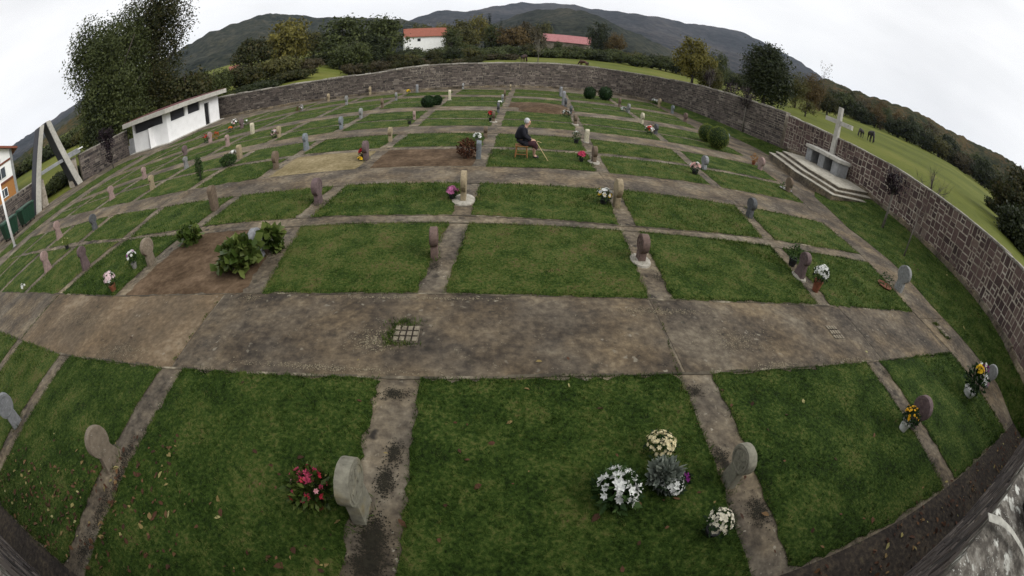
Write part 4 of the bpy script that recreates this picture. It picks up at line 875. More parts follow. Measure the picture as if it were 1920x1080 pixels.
Al = empty('altar', (A1[0], A1[1], zp), 'grey stone altar table with three supports under the white cross', 'altar', None, ang)
ha = height_at(A1[0], A1[1], zp, 1574, 299); dp = min(1.0, wx(A1[1])-A1[0]-.25)
m = MB()
for a, b in ((.0, .52), (L_*.42, L_*.42+.5), (L_-.5, L_)): m.box(.05, a, 0, dp-.05, b, ha-.2)
for (a, b) in ((.0, .52), (L_*.42, L_*.42+.5), (L_-.5, L_)):
    q = MB(); q.box(.05, a, 0, dp-.05, b, ha-.202); q.obj('support', M_GREYCONC, Al, bevel=.015)
m = MB(); m.box(-.06, -.08, ha-.2, dp, L_+.06, ha); m.obj('altar_top', M_PALECONC, Al, bevel=.02)
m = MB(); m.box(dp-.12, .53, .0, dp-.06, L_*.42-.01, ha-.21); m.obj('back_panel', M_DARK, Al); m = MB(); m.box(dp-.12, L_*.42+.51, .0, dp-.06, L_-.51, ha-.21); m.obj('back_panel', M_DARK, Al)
Xx = A1[0]+dp+.2
def on_x(px, py, X): d = ray(px, py); k = X/d[0]; return d[1]*k, H+d[2]*k
cyy, cz = on_x(1562, 285, Xx); _, ct = on_x(1575, 201, Xx)
Cr = empty('stone_cross', (Xx, cyy, zp), 'tall white stone cross standing behind the altar', 'cross', None, ang)
hc = ct-zp; ya, za = on_x(1549, 219, Xx); yb, zb2 = on_x(1596, 241, Xx)
m = MB(); m.hexa([(-.15, -.2, 0), (.1, -.2, 0), (.1, .2, 0), (-.15, .2, 0)], [(-.12, -.13, hc), (.08, -.13, hc), (.08, .13, hc), (-.12, .13, hc)]); m.obj('upright', M_PALECONC, Cr, bevel=.02)
aw = abs(ya-yb)/2; zm = (za+zb2)/2-zp
for sg in (-1, 1):
    m = MB(); y0, y1 = sorted((sg*.165, sg*aw)); m.box(-.1, y0, zm-.13, .07, y1, zm+.13); m.obj('cross_arm', M_PALECONC, Cr, bevel=.015)

# ------------------------------------------------------------------ the seated woman
wxp, wyp = G(975, 295); Wz = .015
M_SKIN = plain('skin', (.48, .29, .21), rough=.55); M_COAT = plain('dark_coat', (.011, .011, .017), rough=.9, var=.3, scale=40); M_SKIRT = plain('plum_skirt', (.050, .020, .026), rough=.9, var=.3, scale=40); M_HAIR = plain('white_hair', (.50, .50, .51), rough=.8, var=.25, scale=50); M_SHOE = plain('black_shoe', (.012, .012, .013), rough=.4); M_STK = plain('stocking', (.30, .19, .14))
W = empty('person', (wxp, wyp, Wz), 'elderly white haired woman in a dark coat sitting on a low stool', 'person', None, R(-3))
# continuous body: pelvis, spine, neck, head, arms with fingers, legs with feet
bv = [(0, 0, .47), (.0, 0, .64), (.035, 0, .82), (.085, 0, .95), (.135, 0, 1.03), (.165, 0, 1.10), (.185, 0, 1.17), (.185, 0, 1.235)]; br = [(.12, .13), (.10, .11), (.10, .12), (.085, .11), (.05, .05), (.062, .058), (.088, .074), (.07, .06)]; be = [(k, k+1) for k in range(7)]
def addv(p, r, par): bv.append(p); br.append(r if hasattr(r, '__len__') else (r, r)); be.append((par, len(bv)-1)); return len(bv)-1
addv((.275, 0, 1.155), (.016, .014), 6); addv((.26, 0, 1.10), (.022, .03), 5)
for sy in (-1, 1):
    a = addv((.05, sy*.15, .93), .05, 3); a = addv((.10, sy*.215, .72), .038, a); a = addv((.30, sy*.115, .595), .03, a); hnd = addv((.365, sy*.055, .575), (.036, .02), a)
    for q in range(4): f1 = addv((.415, sy*(.085-.02*q), .585+.004*q), .0095, hnd); addv((.445+.006*(q % 2), sy*(.082-.02*q), .558), .008, f1)
    f1 = addv((.375, sy*.015, .60), .0105, hnd); addv((.405, sy*.003, .588), .009, f1)
    l = addv((.06, sy*.085, .475), .088, 0); l = addv((.27, sy*.085, .485), .076, l); kn = addv((.41, sy*.075, .475), .058, l); c = addv((.42, sy*.07, .29), .052, kn); an = addv((.43, sy*.065, .085), .034, c); addv((.50, sy*.07, .04), .036, an); addv((.57, sy*.075, .025), .028, len(bv)-1)
skin('body', bv, be, br, M_SKIN, W, 2)
# coat: torso and sleeves
cv = [(.0, 0, .43), (-.02, 0, .58), (-.005, 0, .74), (.025, 0, .88), (.075, 0, .985), (.115, 0, 1.045)]; cr_ = [(.225, .225), (.215, .215), (.20, .21), (.165, .19), (.115, .155), (.07, .075)]; ce = [(k, k+1) for k in range(5)]
def addc(p, r, par): cv.append(p); cr_.append(r if hasattr(r, '__len__') else (r, r)); ce.append((par, len(cv)-1)); return len(cv)-1
for sy in (-1, 1):
    a = addc((.045, sy*.165, .94), .082, 3); a = addc((.10, sy*.22, .72), .078, a); addc((.315, sy*.118, .598), .056, a); l = addc((.12, sy*.09, .475), .125, 0); addc((.27, sy*.09, .48), .118, l)
skin('coat', cv, ce, cr_, M_COAT, W, 2)
sv = [(.12, 0, .47), (.20, -.075, .475), (.32, -.08, .485), (.435, -.072, .46), (.455, -.07, .31), (.20, .075, .475), (.32, .08, .485), (.435, .072, .46), (.455, .07, .31)]; skin('skirt', sv, [(0, 1), (1, 2), (2, 3), (3, 4), (0, 5), (5, 6), (6, 7), (7, 8), (2, 6), (3, 7), (4, 8)], [.13, .115, .11, .10, .085, .115, .11, .10, .085], M_SKIRT, W, 2)
m = MB(); m.lathe([(.094*math.sin(q_)*(1-.12*math.sin(3*q_)**2)+.001, -.105*math.cos(q_)) for q_ in np.linspace(0, math.pi, 12)], 16, (.152, 0, 1.195)); m.obj('hair', M_HAIR, W, smooth=True)
for sy in (-1, 1):
    skin('shoe', [(.41, sy*.065, .035), (.50, sy*.07, .035), (.585, sy*.075, .022)], [(0, 1), (1, 2)], [.042, .044, .032], M_SHOE, W, 1)
    skin('stocking', [(.42, sy*.072, .40), (.424, sy*.07, .28), (.432, sy*.065, .09)], [(0, 1), (1, 2)], [.058, .054, .037], M_STK, W, 1)
    m = MB(); m.lathe([(0, -.008), (.008, -.004), (.008, .004), (0, .008)], 8, (.262, sy*.032, 1.178)); m.obj('eye', M_DARK, W)
    skin('ear', [(.175, sy*.078, 1.16), (.175, sy*.083, 1.13)], [(0, 1)], [.018, .014], M_SKIN, W, 1)
m = MB(); m.box(.262, -.022, 1.112, .279, .022, 1.118); m.obj('mouth', plain('lips', (.30, .11, .10)), W)
stl = empty('stool', (wxp+.03, wyp, 0), 'low varnished wooden stool under the seated woman', 'stool', None, R(-3))
m = MB(); m.box(-.2, -.19, .385, .2, .19, .42); m.obj('seat', M_WOOD, stl, bevel=.01)
for sx in (-1, 1):
    for sy in (-1, 1):
        m = MB(); m.tube([(sx*.19, sy*.17, 0), (sx*.15, sy*.14, .385)], [.021, .023], 8); m.obj('leg', M_WOOD, stl)
for sx in (-1, 1):
    m = MB(); m.tube([(sx*.178, -.16, .1), (sx*.178, .16, .1)], .013, 6); m.obj('stretcher', M_WOOD, stl)
for sy in (-1, 1):
    m = MB(); m.tube([(-.172, sy*.158, .14), (.172, sy*.158, .14)], .013, 6); m.obj('stretcher', M_WOOD, stl)
tip = G(1028, 304); c0 = Vector((wxp+.47, wyp-.16, .56)); c1 = Vector((tip[0], tip[1], .02))
ck = empty('walking_cane', (tip[0], tip[1], 0), 'thin pale wooden cane leaning from the woman\'s lap to the lawn', 'cane')
m = MB(); o_ = Vector((tip[0], tip[1], 0)); m.tube([c0-o_, c1-o_], [.011, .009], 8); m.obj('shaft', plain('pale_wood', (.50, .38, .20)), ck)
m = MB(); u = (c1-c0).normalized(); hk = [c0-o_, c0-o_-u*.03+Vector((.05, -.0, .015)), c0-o_+Vector((.11, .0, .01)), c0-o_+Vector((.15, .0, -.005))]; m.tube(hk, .011, 8); m.obj('handle', MATS['pale_wood'], ck)

# ------------------------------------------------------------------ horses in the pasture
def horse(x, y, z, rz, s, colr, label, graze=True):
    M = plain('horse_'+colr, {'bay': (.035, .016, .012), 'dark': (.016, .012, .011), 'chestnut': (.06, .024, .014)}[colr], rough=.7)
    e = empty('horse', (x, y, z), label, 'horse', 'horses grazing beyond the wall', rz); e.scale = (s, s, s)
    v = [(-.65, 0, 1.16), (-.3, 0, 1.13), (.1, 0, 1.1), (.5, 0, 1.15), (.72, 0, 1.22)]; r = [(.25, .25), (.29, .27), (.31, .29), (.29, .25), (.2, .18)]; ed = [(0, 1), (1, 2), (2, 3), (3, 4)]
    def ad(p, q, par): v.append(p); r.append((q, q)); ed.append((par, len(v)-1)); return len(v)-1
    if graze: n = ad((1.02, 0, .98), .15, 4); n = ad((1.25, 0, .62), .11, n); n = ad((1.33, 0, .40), .12, n); n = ad((1.42, 0, .18), .075, n)
    else: n = ad((.98, 0, 1.5), .15, 4); n = ad((1.12, 0, 1.72), .13, n); n = ad((1.32, 0, 1.6), .10, n); n = ad((1.5, 0, 1.45), .07, n)
    for sy in (-1, 1):
        a = ad((.58, sy*.15, .85), .12, 3); a = ad((.6, sy*.15, .5), .062, a); a = ad((.58, sy*.15, .12), .045, a); ad((.62, sy*.15, .04), .055, a)
        a = ad((-.68, sy*.15, .88), .17, 0); a = ad((-.6, sy*.15, .68), .09, a); a = ad((-.78, sy*.15, .48), .06, a); a = ad((-.74, sy*.15, .12), .045, a); ad((-.7, sy*.15, .04), .055, a)
    skin('body', v, ed, r, M, e, 1)
    skin('tail', [(-.88, 0, 1.2), (-1.02, 0, .95), (-1.0, 0, .5)], [(0, 1), (1, 2)], [.06, .08, .03], M_DARK, e, 1)
    mv = [(.7, 0, 1.44), (1.0, 0, 1.16), (1.28, 0, .8)] if graze else [(.7, 0, 1.44), (.88, 0, 1.68), (1.08, 0, 1.85)]
    skin('mane', mv, [(0, 1), (1, 2)], [(.05, .03)]*3, M_DARK, e, 1)
    for sy in (-1, 1):
        p = (1.27, sy*.07, .56) if graze else (1.08, sy*.07, 1.86); skin('ear', [p, (p[0]-.07, p[1]*1.3, p[2]+.1)], [(0, 1)], [.03, .012], M, e, 1)
def far_at(px, py, r): a, el = azel(px, py); return r*math.sin(R(a)), r*math.cos(R(a)), H+r*math.tan(R(el))
for (px, py, r, rz, s, c, lab, gz) in ((982, 117.5, 82, 1.15, 1.2, 'bay', 'brown horse grazing just above the far wall near the middle', True), (1094, 127.5, 74, 2.2, 1.0, 'chestnut', 'chestnut horse with only its back showing over the far wall, right of the brown one', True),
        (785, 124.5, 62, .1, 1.0, 'chestnut', 'reddish horse lying low behind the far wall left of the middle', True), (1613, 258, 96, -2.75, 1.0, 'dark', 'smaller dark horse on the slope right of the cross', True), (1631, 267, 92, -2.15, 1.25, 'dark', 'larger black horse on the slope right of the cross', True)):
    x, y, z = far_at(px, py, r); zt_ = float(Z(x, y)); 
    # stand on the pasture: slide along the sight line until the ground meets it
    best = min(np.arange(48, 200, .5), key=lambda q: abs(H+q*math.tan(R(azel(px, py)[1]))-float(Z(q*math.sin(R(azel(px, py)[0])), q*math.cos(R(azel(px, py)[0]))))))
    x, y, z = far_at(px, py, best) if abs(best-r) < 45 else (x, y, zt_); print('horse', px, best)
    horse(x, y, float(Z(x, y)), rz, s*max(.8, min(1.35, math.hypot(x, y)/r)), c, lab, gz)

# ------------------------------------------------------------------ things on the near wall and litter
bg = empty('black_bag', (3.22, -.46, 2.26), 'black bag lying on the lichen covered wall top at the right edge', 'bag')
m = MB(); m.hexa([(-.20, -.16, 0), (.3, -.16, 0), (.3, .18, 0), (-.20, .18, 0)], [(-.13, -.1, .17), (.24, -.1, .17), (.24, .12, .17), (-.13, .12, .17)]); m.obj('bag_body', plain('black_cloth', (.010, .010, .012), rough=.8), bg, bevel=.05, smooth=True)
m = MB(); m.tube([(-.1, .05, .16), (-.0, .10, .22), (.14, .08, .2), (.22, .0, .16)], .012, 6); m.obj('strap', MATS['black_cloth'], bg)
st_ = MB(); Sx = [(2.45, -.12), (2.60, -.22), (2.70, -.34), (2.77, -.50), (2.80, -.70)]
st_.tube([(x, y+.0, 2.215) for x, y in Sx], [.03, .032, .026, .024, .02], 8)
ds = st_.obj('dropping_streak', plain('chalk_white', (.40, .39, .34), rough=.9, var=.35)); ds.scale = (1, 1, 1)
for v in ds.data.vertices: v.co.z = 2.268+(v.co.z-2.215)*.12
tag(ds, 'white streak running across the lichen covered wall top at lower right', 'streak')
hp = MB(); c_ = G(1015, 208); W0 = 2.3
N_ = 22; rings = [[(W0*.5*q*math.cos(2*math.pi*i/N_)*(1+.12*math.sin(5*i)), 1.5*q*math.sin(2*math.pi*i/N_)*(1+.1*math.cos(3*i)), .34*(1-q*q)+random.uniform(-.02, .02)*(q < .95)) for i in range(N_)] for q in (1, .8, .6, .4, .2, .02)]
hp.add([p for r in rings for p in r], [(j*N_+i, j*N_+(i+1) % N_, (j+1)*N_+(i+1) % N_, (j+1)*N_+i) for j in range(5) for i in range(N_)], .5)
hm = hp.obj('earth_mound', M_SOIL, None, (c_[0]+.3, c_[1]+.4, .01), smooth=True); hm.scale = (1.5, 1., 1.); tag(hm, 'low mound of fresh brown earth over a new grave in the middle', 'earth mound')
# damp black moss on the strips, doubling as painted contact shade at the stones
def specks(name, spots, size, m, label, cat, z=.0128, n=650):
    V = []; F = []
    for (px, py, w, l) in spots:
        x, y = G(px, py); k = mpp(px, py, x, y)
        for q in range(int(n*min(2.5, max(.5, w*l/900.)))):
            cx, cy, s_ = x+random.gauss(0, w*k*.36), y+random.gauss(0, l*k*.36), size*random.uniform(.3, 1.3)**1.5; b = len(V); a0 = random.random()*6.28
            zz = z+random.random()*.0012
            V += [(cx+math.cos(a0+i*1.2566)*s_*random.uniform(.5, 1.1), cy+math.sin(a0+i*1.2566)*s_*random.uniform(.5, 1.1), zz) for i in range(5)]; F.append(tuple(range(b, b+5)))
    mb = MB(); mb.add(V, F, .5); tag(mb.obj(name, m), label, cat, kind='stuff')
specks('moss', [(700, 1010, 40, 60), (690, 1060, 45, 40), (722, 905, 24, 50), (740, 850, 20, 40), (228, 890, 22, 60), (238, 850, 16, 40), (190, 960, 20, 60), (160, 1030, 26, 40), (1420, 960, 30, 40), (1350, 860, 24, 36), (1745, 870, 22, 30), (812, 500, 16, 26), (1235, 520, 18, 30), (70, 760, 12, 40), (600, 400, 14, 14), (1660, 700, 14, 20), (740, 740, 36, 20), (1300, 735, 30, 20)], .008, plain('black_moss_contact_shade', (.018, .016, .010), rough=1, var=.5, scale=30, bump=.6), 'blackish moss and painted contact shade speckled over the concrete paths and strips', 'moss')
specks('grit', [(1590, 676, 90, 12), (1460, 686, 80, 14), (1380, 640, 120, 50), (120, 680, 80, 16), (230, 660, 120, 30), (1250, 585, 120, 14), (780, 560, 260, 8), (600, 690, 240, 12), (1640, 700, 14, 30), (1300, 560, 100, 10), (470, 560, 30, 16), (520, 470, 26, 50), (700, 640, 60, 50), (160, 600, 160, 30)], .009, mat('pale_grit', [(.3, (.13, .105, .065)), (.6, (.23, .195, .13)), (.8, (.33, .29, .21))], scale=20, bump=0), 'pale sandy grit and lichen flecks scattered on the wide path', 'grit', z=.0142, n=260)
# weeds in the open joints of the wide path
wp = []
for (p0, p1) in (((318, 690), (408, 566)), ((1272, 704), (1226, 562)), ((40, 636), (112, 552)), ((300, 692), (520, 704)), ((730, 552), (840, 550)), ((1040, 706), (1260, 704))):
    a, b = np.array(G(*p0)), np.array(G(*p1)); n = int(np.hypot(*(b-a))*170); t_ = rng.random(n)[:, None]; wp.append(a+(b-a)*t_+rng.normal(0, .014, (n, 2)))
wp = np.concatenate(wp); wp = wp[(np.sin(wp[:, 0]*9)+np.sin(wp[:, 1]*13)+rng.normal(0, .5, len(wp))) > -.2]
tag(link('weeds', blades('weeds', np.concatenate([wp, np.full((len(wp), 1), .008)], 1), .03, .009, M_BLADE, tl=np.full(len(wp), .5))), 'small weeds sprouting along the joints of the wide path', 'weeds', kind='stuff')
def litter(name, pts, sizes, label, mats):
    n = len(pts); a = rng.random(n)*6.28; V = np.empty((n, 6, 3)); s = sizes[:, None]
    u = np.stack([np.cos(a), np.sin(a), rng.normal(0, .25, n)], 1); w = np.stack([-np.sin(a), np.cos(a), rng.normal(0, .3, n)], 1); up = np.stack([0*a, 0*a, .5+.6*rng.random(n)], 1)
    P = pts; V[:, 0] = P-u*s*.55; V[:, 1] = P-u*s*.1+w*s*.28+up*s*.22; V[:, 2] = P+u*s*.25+w*s*.22+up*s*.26; V[:, 3] = P+u*s*.6+up*s*.1; V[:, 4] = P+u*s*.25-w*s*.22+up*s*.2; V[:, 5] = P-u*s*.1-w*s*.28+up*s*.16
    t = np.repeat(np.clip(rng.beta(1.2, 1.5, n), 0, 1), 6); return tag(link(name, npmesh(name, V.reshape(-1, 3), np.arange(n*6).reshape(-1, 6), t, mats)), label, 'fallen leaves', kind='stuff')
M_FALL = mat('dead_leaf', [(.0, (.035, .016, .009)), (.45, (.07, .030, .015)), (.65, (.14, .075, .035)), (.82, (.24, .20, .07)), (1., (.36, .34, .16))], scale=3, bump=0, use_tint=.92, rough=.75, spec=.2)
px_ = []
for _ in range(260): px_.append(G(random.gauss(75, 75), random.gauss(945, 55)))
for _ in range(260): px_.append(G(random.uniform(0, 340)**1.0, random.uniform(820, 1075)))
for _ in range(50): px_.append(G(random.uniform(200, 640), random.uniform(850, 1078)))
for _ in range(32): px_.append(G(random.uniform(740, 1420), random.uniform(720, 1078)))
for _ in range(20): px_.append(G(random.uniform(1420, 1850), random.uniform(720, 1040)))
for _ in range(420): x = random.uniform(-1, 12); px_.append((x, abs(random.gauss(.3, .28))-.08))
for _ in range(60): y = random.uniform(1, 9); px_.append((random.uniform(PRX(y)+.1, wx(y)-.1), y))
for _ in range(14): px_.append(G(random.uniform(60, 1700), random.uniform(560, 900)))
px_ = [p for p in px_ if -12 < p[0] < 18 and -.1 < p[1] < 14]
P3 = np.array([(p[0], p[1], .03+(bank(*p) if p[0] > PRX(p[1]) else 0)) for p in px_]); litter('fallen_leaves', P3, np.clip(rng.normal(.06, .022, len(P3)), .025, .13), 'brown and yellow leaves scattered over the near plots and gutter', M_FALL)
# ------------------------------------------------------------------ trees beyond the walls
from mathutils import noise as mn
TL = {'green': leafmat('tree_green', (.018, .026, .007), (.054, .068, .020), (.118, .134, .044)), 'dark': leafmat('tree_dark', (.010, .015, .005), (.026, .036, .012), (.062, .070, .025)),
      'olive': leafmat('tree_olive', (.032, .034, .009), (.078, .076, .021), (.15, .135, .043)), 'yellow': leafmat('tree_yellow', (.060, .058, .012), (.14, .125, .026), (.25, .215, .055)),
      'orange': leafmat('tree_orange', (.044, .030, .011), (.10, .068, .023), (.18, .125, .044)), 'brown': leafmat('tree_brown', (.032, .027, .014), (.070, .058, .030), (.125, .105, .056)),
      'mixed': leafmat('tree_mixed', (.012, .018, .006), (.038, .044, .013), (.105, .074, .026)), 'purple': leafmat('tree_purple', (.008, .006, .008), (.022, .014, .018), (.05, .030, .034)), 'conifer': leafmat('tree_conifer', (.004, .008, .005), (.010, .017, .010), (.024, .034, .020))}
def crown_mesh(kind, colr, seed, n, ls, asp=1.):
    "unit crown: z 0..1, radius .5"
    g = np.random.default_rng(seed); cs = []
    if kind == 'broad': lobes = [((0, 0, .62), (.36, .36, .34))]+[((.30*math.cos(a), .30*math.sin(a), .42+.22*g.random()), (.2, .2, .2)) for a in np.arange(0, 6.2, 1.05)+g.random()]+[((.16*math.cos(a), .16*math.sin(a), .80), (.16, .16, .17)) for a in (0.3, 2.4, 4.5)]
    elif kind == 'bush': lobes = [((0, 0, .45), (.38, .38, .42))]+[((.30*math.cos(a), .30*math.sin(a), .34+.2*g.random()), (.2, .2, .3)) for a in np.arange(0, 6.2, 1.25)+g.random()]
    elif kind == 'round': lobes = [((0, 0, .54), (.46, .46, .44)), ((.1, .05, .7), (.3, .3, .28)), ((-.2, 0, .45), (.28, .3, .3)), ((.2, -.15, .4), (.26, .26, .26))]
    elif kind == 'cone': lobes = [((0, 0, z), (.5*(1-z)+.05,)*2+(.12,)) for z in np.linspace(.12, .95, 9)]
    elif kind == 'tall': lobes = [((.12*(g.random()-.5), .12*(g.random()-.5), z), (.36*(1-.45*abs(z-.45)), .36*(1-.45*abs(z-.45)), .16)) for z in np.linspace(.2, .86, 6)]+[((.32*math.cos(a), .32*math.sin(a), .3+.4*g.random()), (.17, .17, .16)) for a in np.arange(0, 6.2, .9)+g.random()]
    elif kind == 'chest': lobes = [((0, 0, .5), (.38, .38, .38))]+[((.34*math.cos(a)*q, .34*math.sin(a)*q, .5+.38*u_), (.18, .18, .14)) for a, q, u_ in zip(g.random(26)*6.28, g.random(26)**.5, g.random(26)*2-1.05)]
    elif kind == 'airy': lobes = [((.33*math.cos(a)*g.random()**.5, .33*math.sin(a)*g.random()**.5, .3+.62*g.random()), (.13, .13, .10)) for a in g.random(16)*6.28]
    vol = np.array([r[0]*r[1]*r[2] for c, r in lobes])**.75; ncl = max(40, n//26); li = g.choice(len(lobes), ncl, p=vol/vol.sum())
    C = np.array([c for c, r in lobes])[li]; Rr = np.array([r for c, r in lobes])[li]; d = g.normal(size=(ncl, 3)); d /= np.linalg.norm(d, axis=1)[:, None]
    cc = C+d*Rr*(.5+.55*g.random((ncl, 1))); ct = g.random(ncl); idx = g.integers(0, ncl, n); sg = {'airy': .06, 'chest': .036}.get(kind, .05)
    P = cc[idx]+g.normal(size=(n, 3))*sg; P[:, 2] = np.clip(P[:, 2], .0, 1.02)
    o = P-np.array([0, 0, .45]); o /= np.linalg.norm(o, axis=1)[:, None]+1e-6
    nr = o*.7+g.normal(size=(n, 3))*.7+np.array([0, 0, .35]); nr /= np.linalg.norm(nr, axis=1)[:, None]
    a = np.cross(nr, g.normal(size=(n, 3))); a /= np.linalg.norm(a, axis=1)[:, None]; b = np.cross(nr, a); s = (ls*(.6+.9*g.random(n)))[:, None]; a[:, 2] /= asp; b[:, 2] /= asp
    V = np.empty((n, 4, 3)); V[:, 0] = P-a*s*.5; V[:, 1] = P+b*s*.33; V[:, 2] = P+a*s*.5; V[:, 3] = P-b*s*.33
    t = np.clip(.3*ct[idx]+.35*g.random(n)+.35*np.clip(P[:, 2]*.0+.5+g.normal(0, .1, n), 0, 1), 0, 1)
    return npmesh('crown', V.reshape(-1, 3), np.arange(n*4).reshape(-1, 4), np.repeat(t, 4), TL[colr])
def trunk_mesh(seed, limbs=7, r=.028, bare=False, bark=None, z0=.02):
    g = random.Random(seed); m = MB(); m.tube([(0, 0, -.03), (g.uniform(-.01, .01), .01, .2), (g.uniform(-.03, .03), g.uniform(-.03, .03), .5), (0, 0, .8)], [r*1.5, r, r*.7, r*.25], 7)
    for k in range(limbs):
        a = 6.28*k/limbs+g.random(); z = g.uniform(.16, .5); l = g.uniform(.25, .42); p1 = (math.cos(a)*l*.5, math.sin(a)*l*.5, z+.14); p2 = (math.cos(a)*l, math.sin(a)*l, z+.22+g.random()*.18)
        m.tube([(0, 0, z), p1, p2], [r*.55, r*.36, r*.12], 5)
        if bare:
            for q in range(7):
                f = g.uniform(.3, 1); s = Vector((0, 0, z)).lerp(Vector(p2), f); e = s+Vector((g.uniform(-.14, .14), g.uniform(-.14, .14), g.uniform(.08, .3))); m.tube([s, (s+e)/2+Vector((g.uniform(-.02, .02), 0, 0)), e], [r*.16, r*.11, r*.05], 3)
    return m.mesh('trunk', bark or M_BARK, smooth=True)
CACHE = {}
def tree(x, y, z0, w, h, kind, colr, label, name='broadleaf_tree', cat='tree', group=None, n=3600, ls=.045, var=0, rz=None, bark=None, lean=0):
    asp = min([.3, .45, .7, 1., 1.4, 2.], key=lambda q: abs(math.log(h/w/q))); ck_ = ('c', kind, colr, var, n, asp); tk = ('t', kind == 'bare', var % 2, bark is not None)
    root = empty(name, (x, y, z0-.05), label, cat, group, random.random()*6.28 if rz is None else rz); root.scale = (w, w, h)
    if lean: root.rotation_euler = (lean, 0, root.rotation_euler[2])
    if tk not in CACHE: CACHE[tk] = trunk_mesh(11+var % 2, bare=(kind == 'bare'), bark=bark, limbs=7 if kind != 'bare' else 9, r=.028 if kind != 'bare' else .02)
    link('trunk', CACHE[tk], root)
    if kind != 'bare':
        if ck_ not in CACHE: CACHE[ck_] = crown_mesh(kind, colr, 100+var*7+len(kind), n, ls, asp)
        link('crown', CACHE[ck_], root)
    return root
def ptree(cx, top, wpx, r, kind, colr, label, **k):
    a, e = azel(cx, top); x, y = r*math.sin(R(a)), r*math.cos(R(a)); z0 = float(Z(x, y)); h = max(1.6, H+r*math.tan(R(e))-z0); w = wpx*r/FPX*1.05
    return tree(x, y, z0, w, h, kind, colr, label, **k)
# big chestnuts behind the left wall
a, e_ = azel(205, -18); r = 50; x, y = r*math.sin(R(-50.6)), r*math.cos(R(-50.6))
tree(x, y, 0, 11.5, H+r*math.tan(R(14.8)), 'chest', 'green', 'huge dark green chestnut tree towering behind the white building', name='chestnut_tree', n=60000, ls=.022, var=3)
x, y = 57*math.sin(R(-44.3)), 57*math.cos(R(-44.3)); tree(x, y, 0, 11.5, H+57*math.tan(R(16.8)), 'chest', 'mixed', 'tall chestnut turning rusty brown right of the huge dark one', name='chestnut_tree', n=36000, ls=.024, var=4)
x, y = 47*math.sin(R(-52.6)), 47*math.cos(R(-52.6)); tree(x, y, 0, 4.4, H+47*math.tan(R(7.5)), 'bush', 'dark', 'dark lower tree filling the left foot of the huge chestnut', n=9000, ls=.05, var=5)
x, y = 55*math.sin(R(-40.5)), 55*math.cos(R(-40.5)); tree(x, y, 0, 7, H+55*math.tan(R(4.2)), 'bush', 'mixed', 'rusty brown undergrowth tree right below the tall rusty chestnut', n=7000, ls=.05, var=6)
# unseen chestnuts, suggested by the fallen leaves, added to shade the near plots
for (x, y, w, h, v) in ((-8.5, -6.5, 9.5, 11.5, 3), (3.5, -9.5, 10.5, 12.5, 4), (12.5, -7.5, 8.5, 10.5, 3)):
    tree(x, y, 0, w, h, 'broad', 'mixed', 'unseen chestnut added behind the viewpoint to shade the near plots', name='chestnut_tree', group='added shade chestnuts outside the near wall', n=9000, ls=.05, var=v)
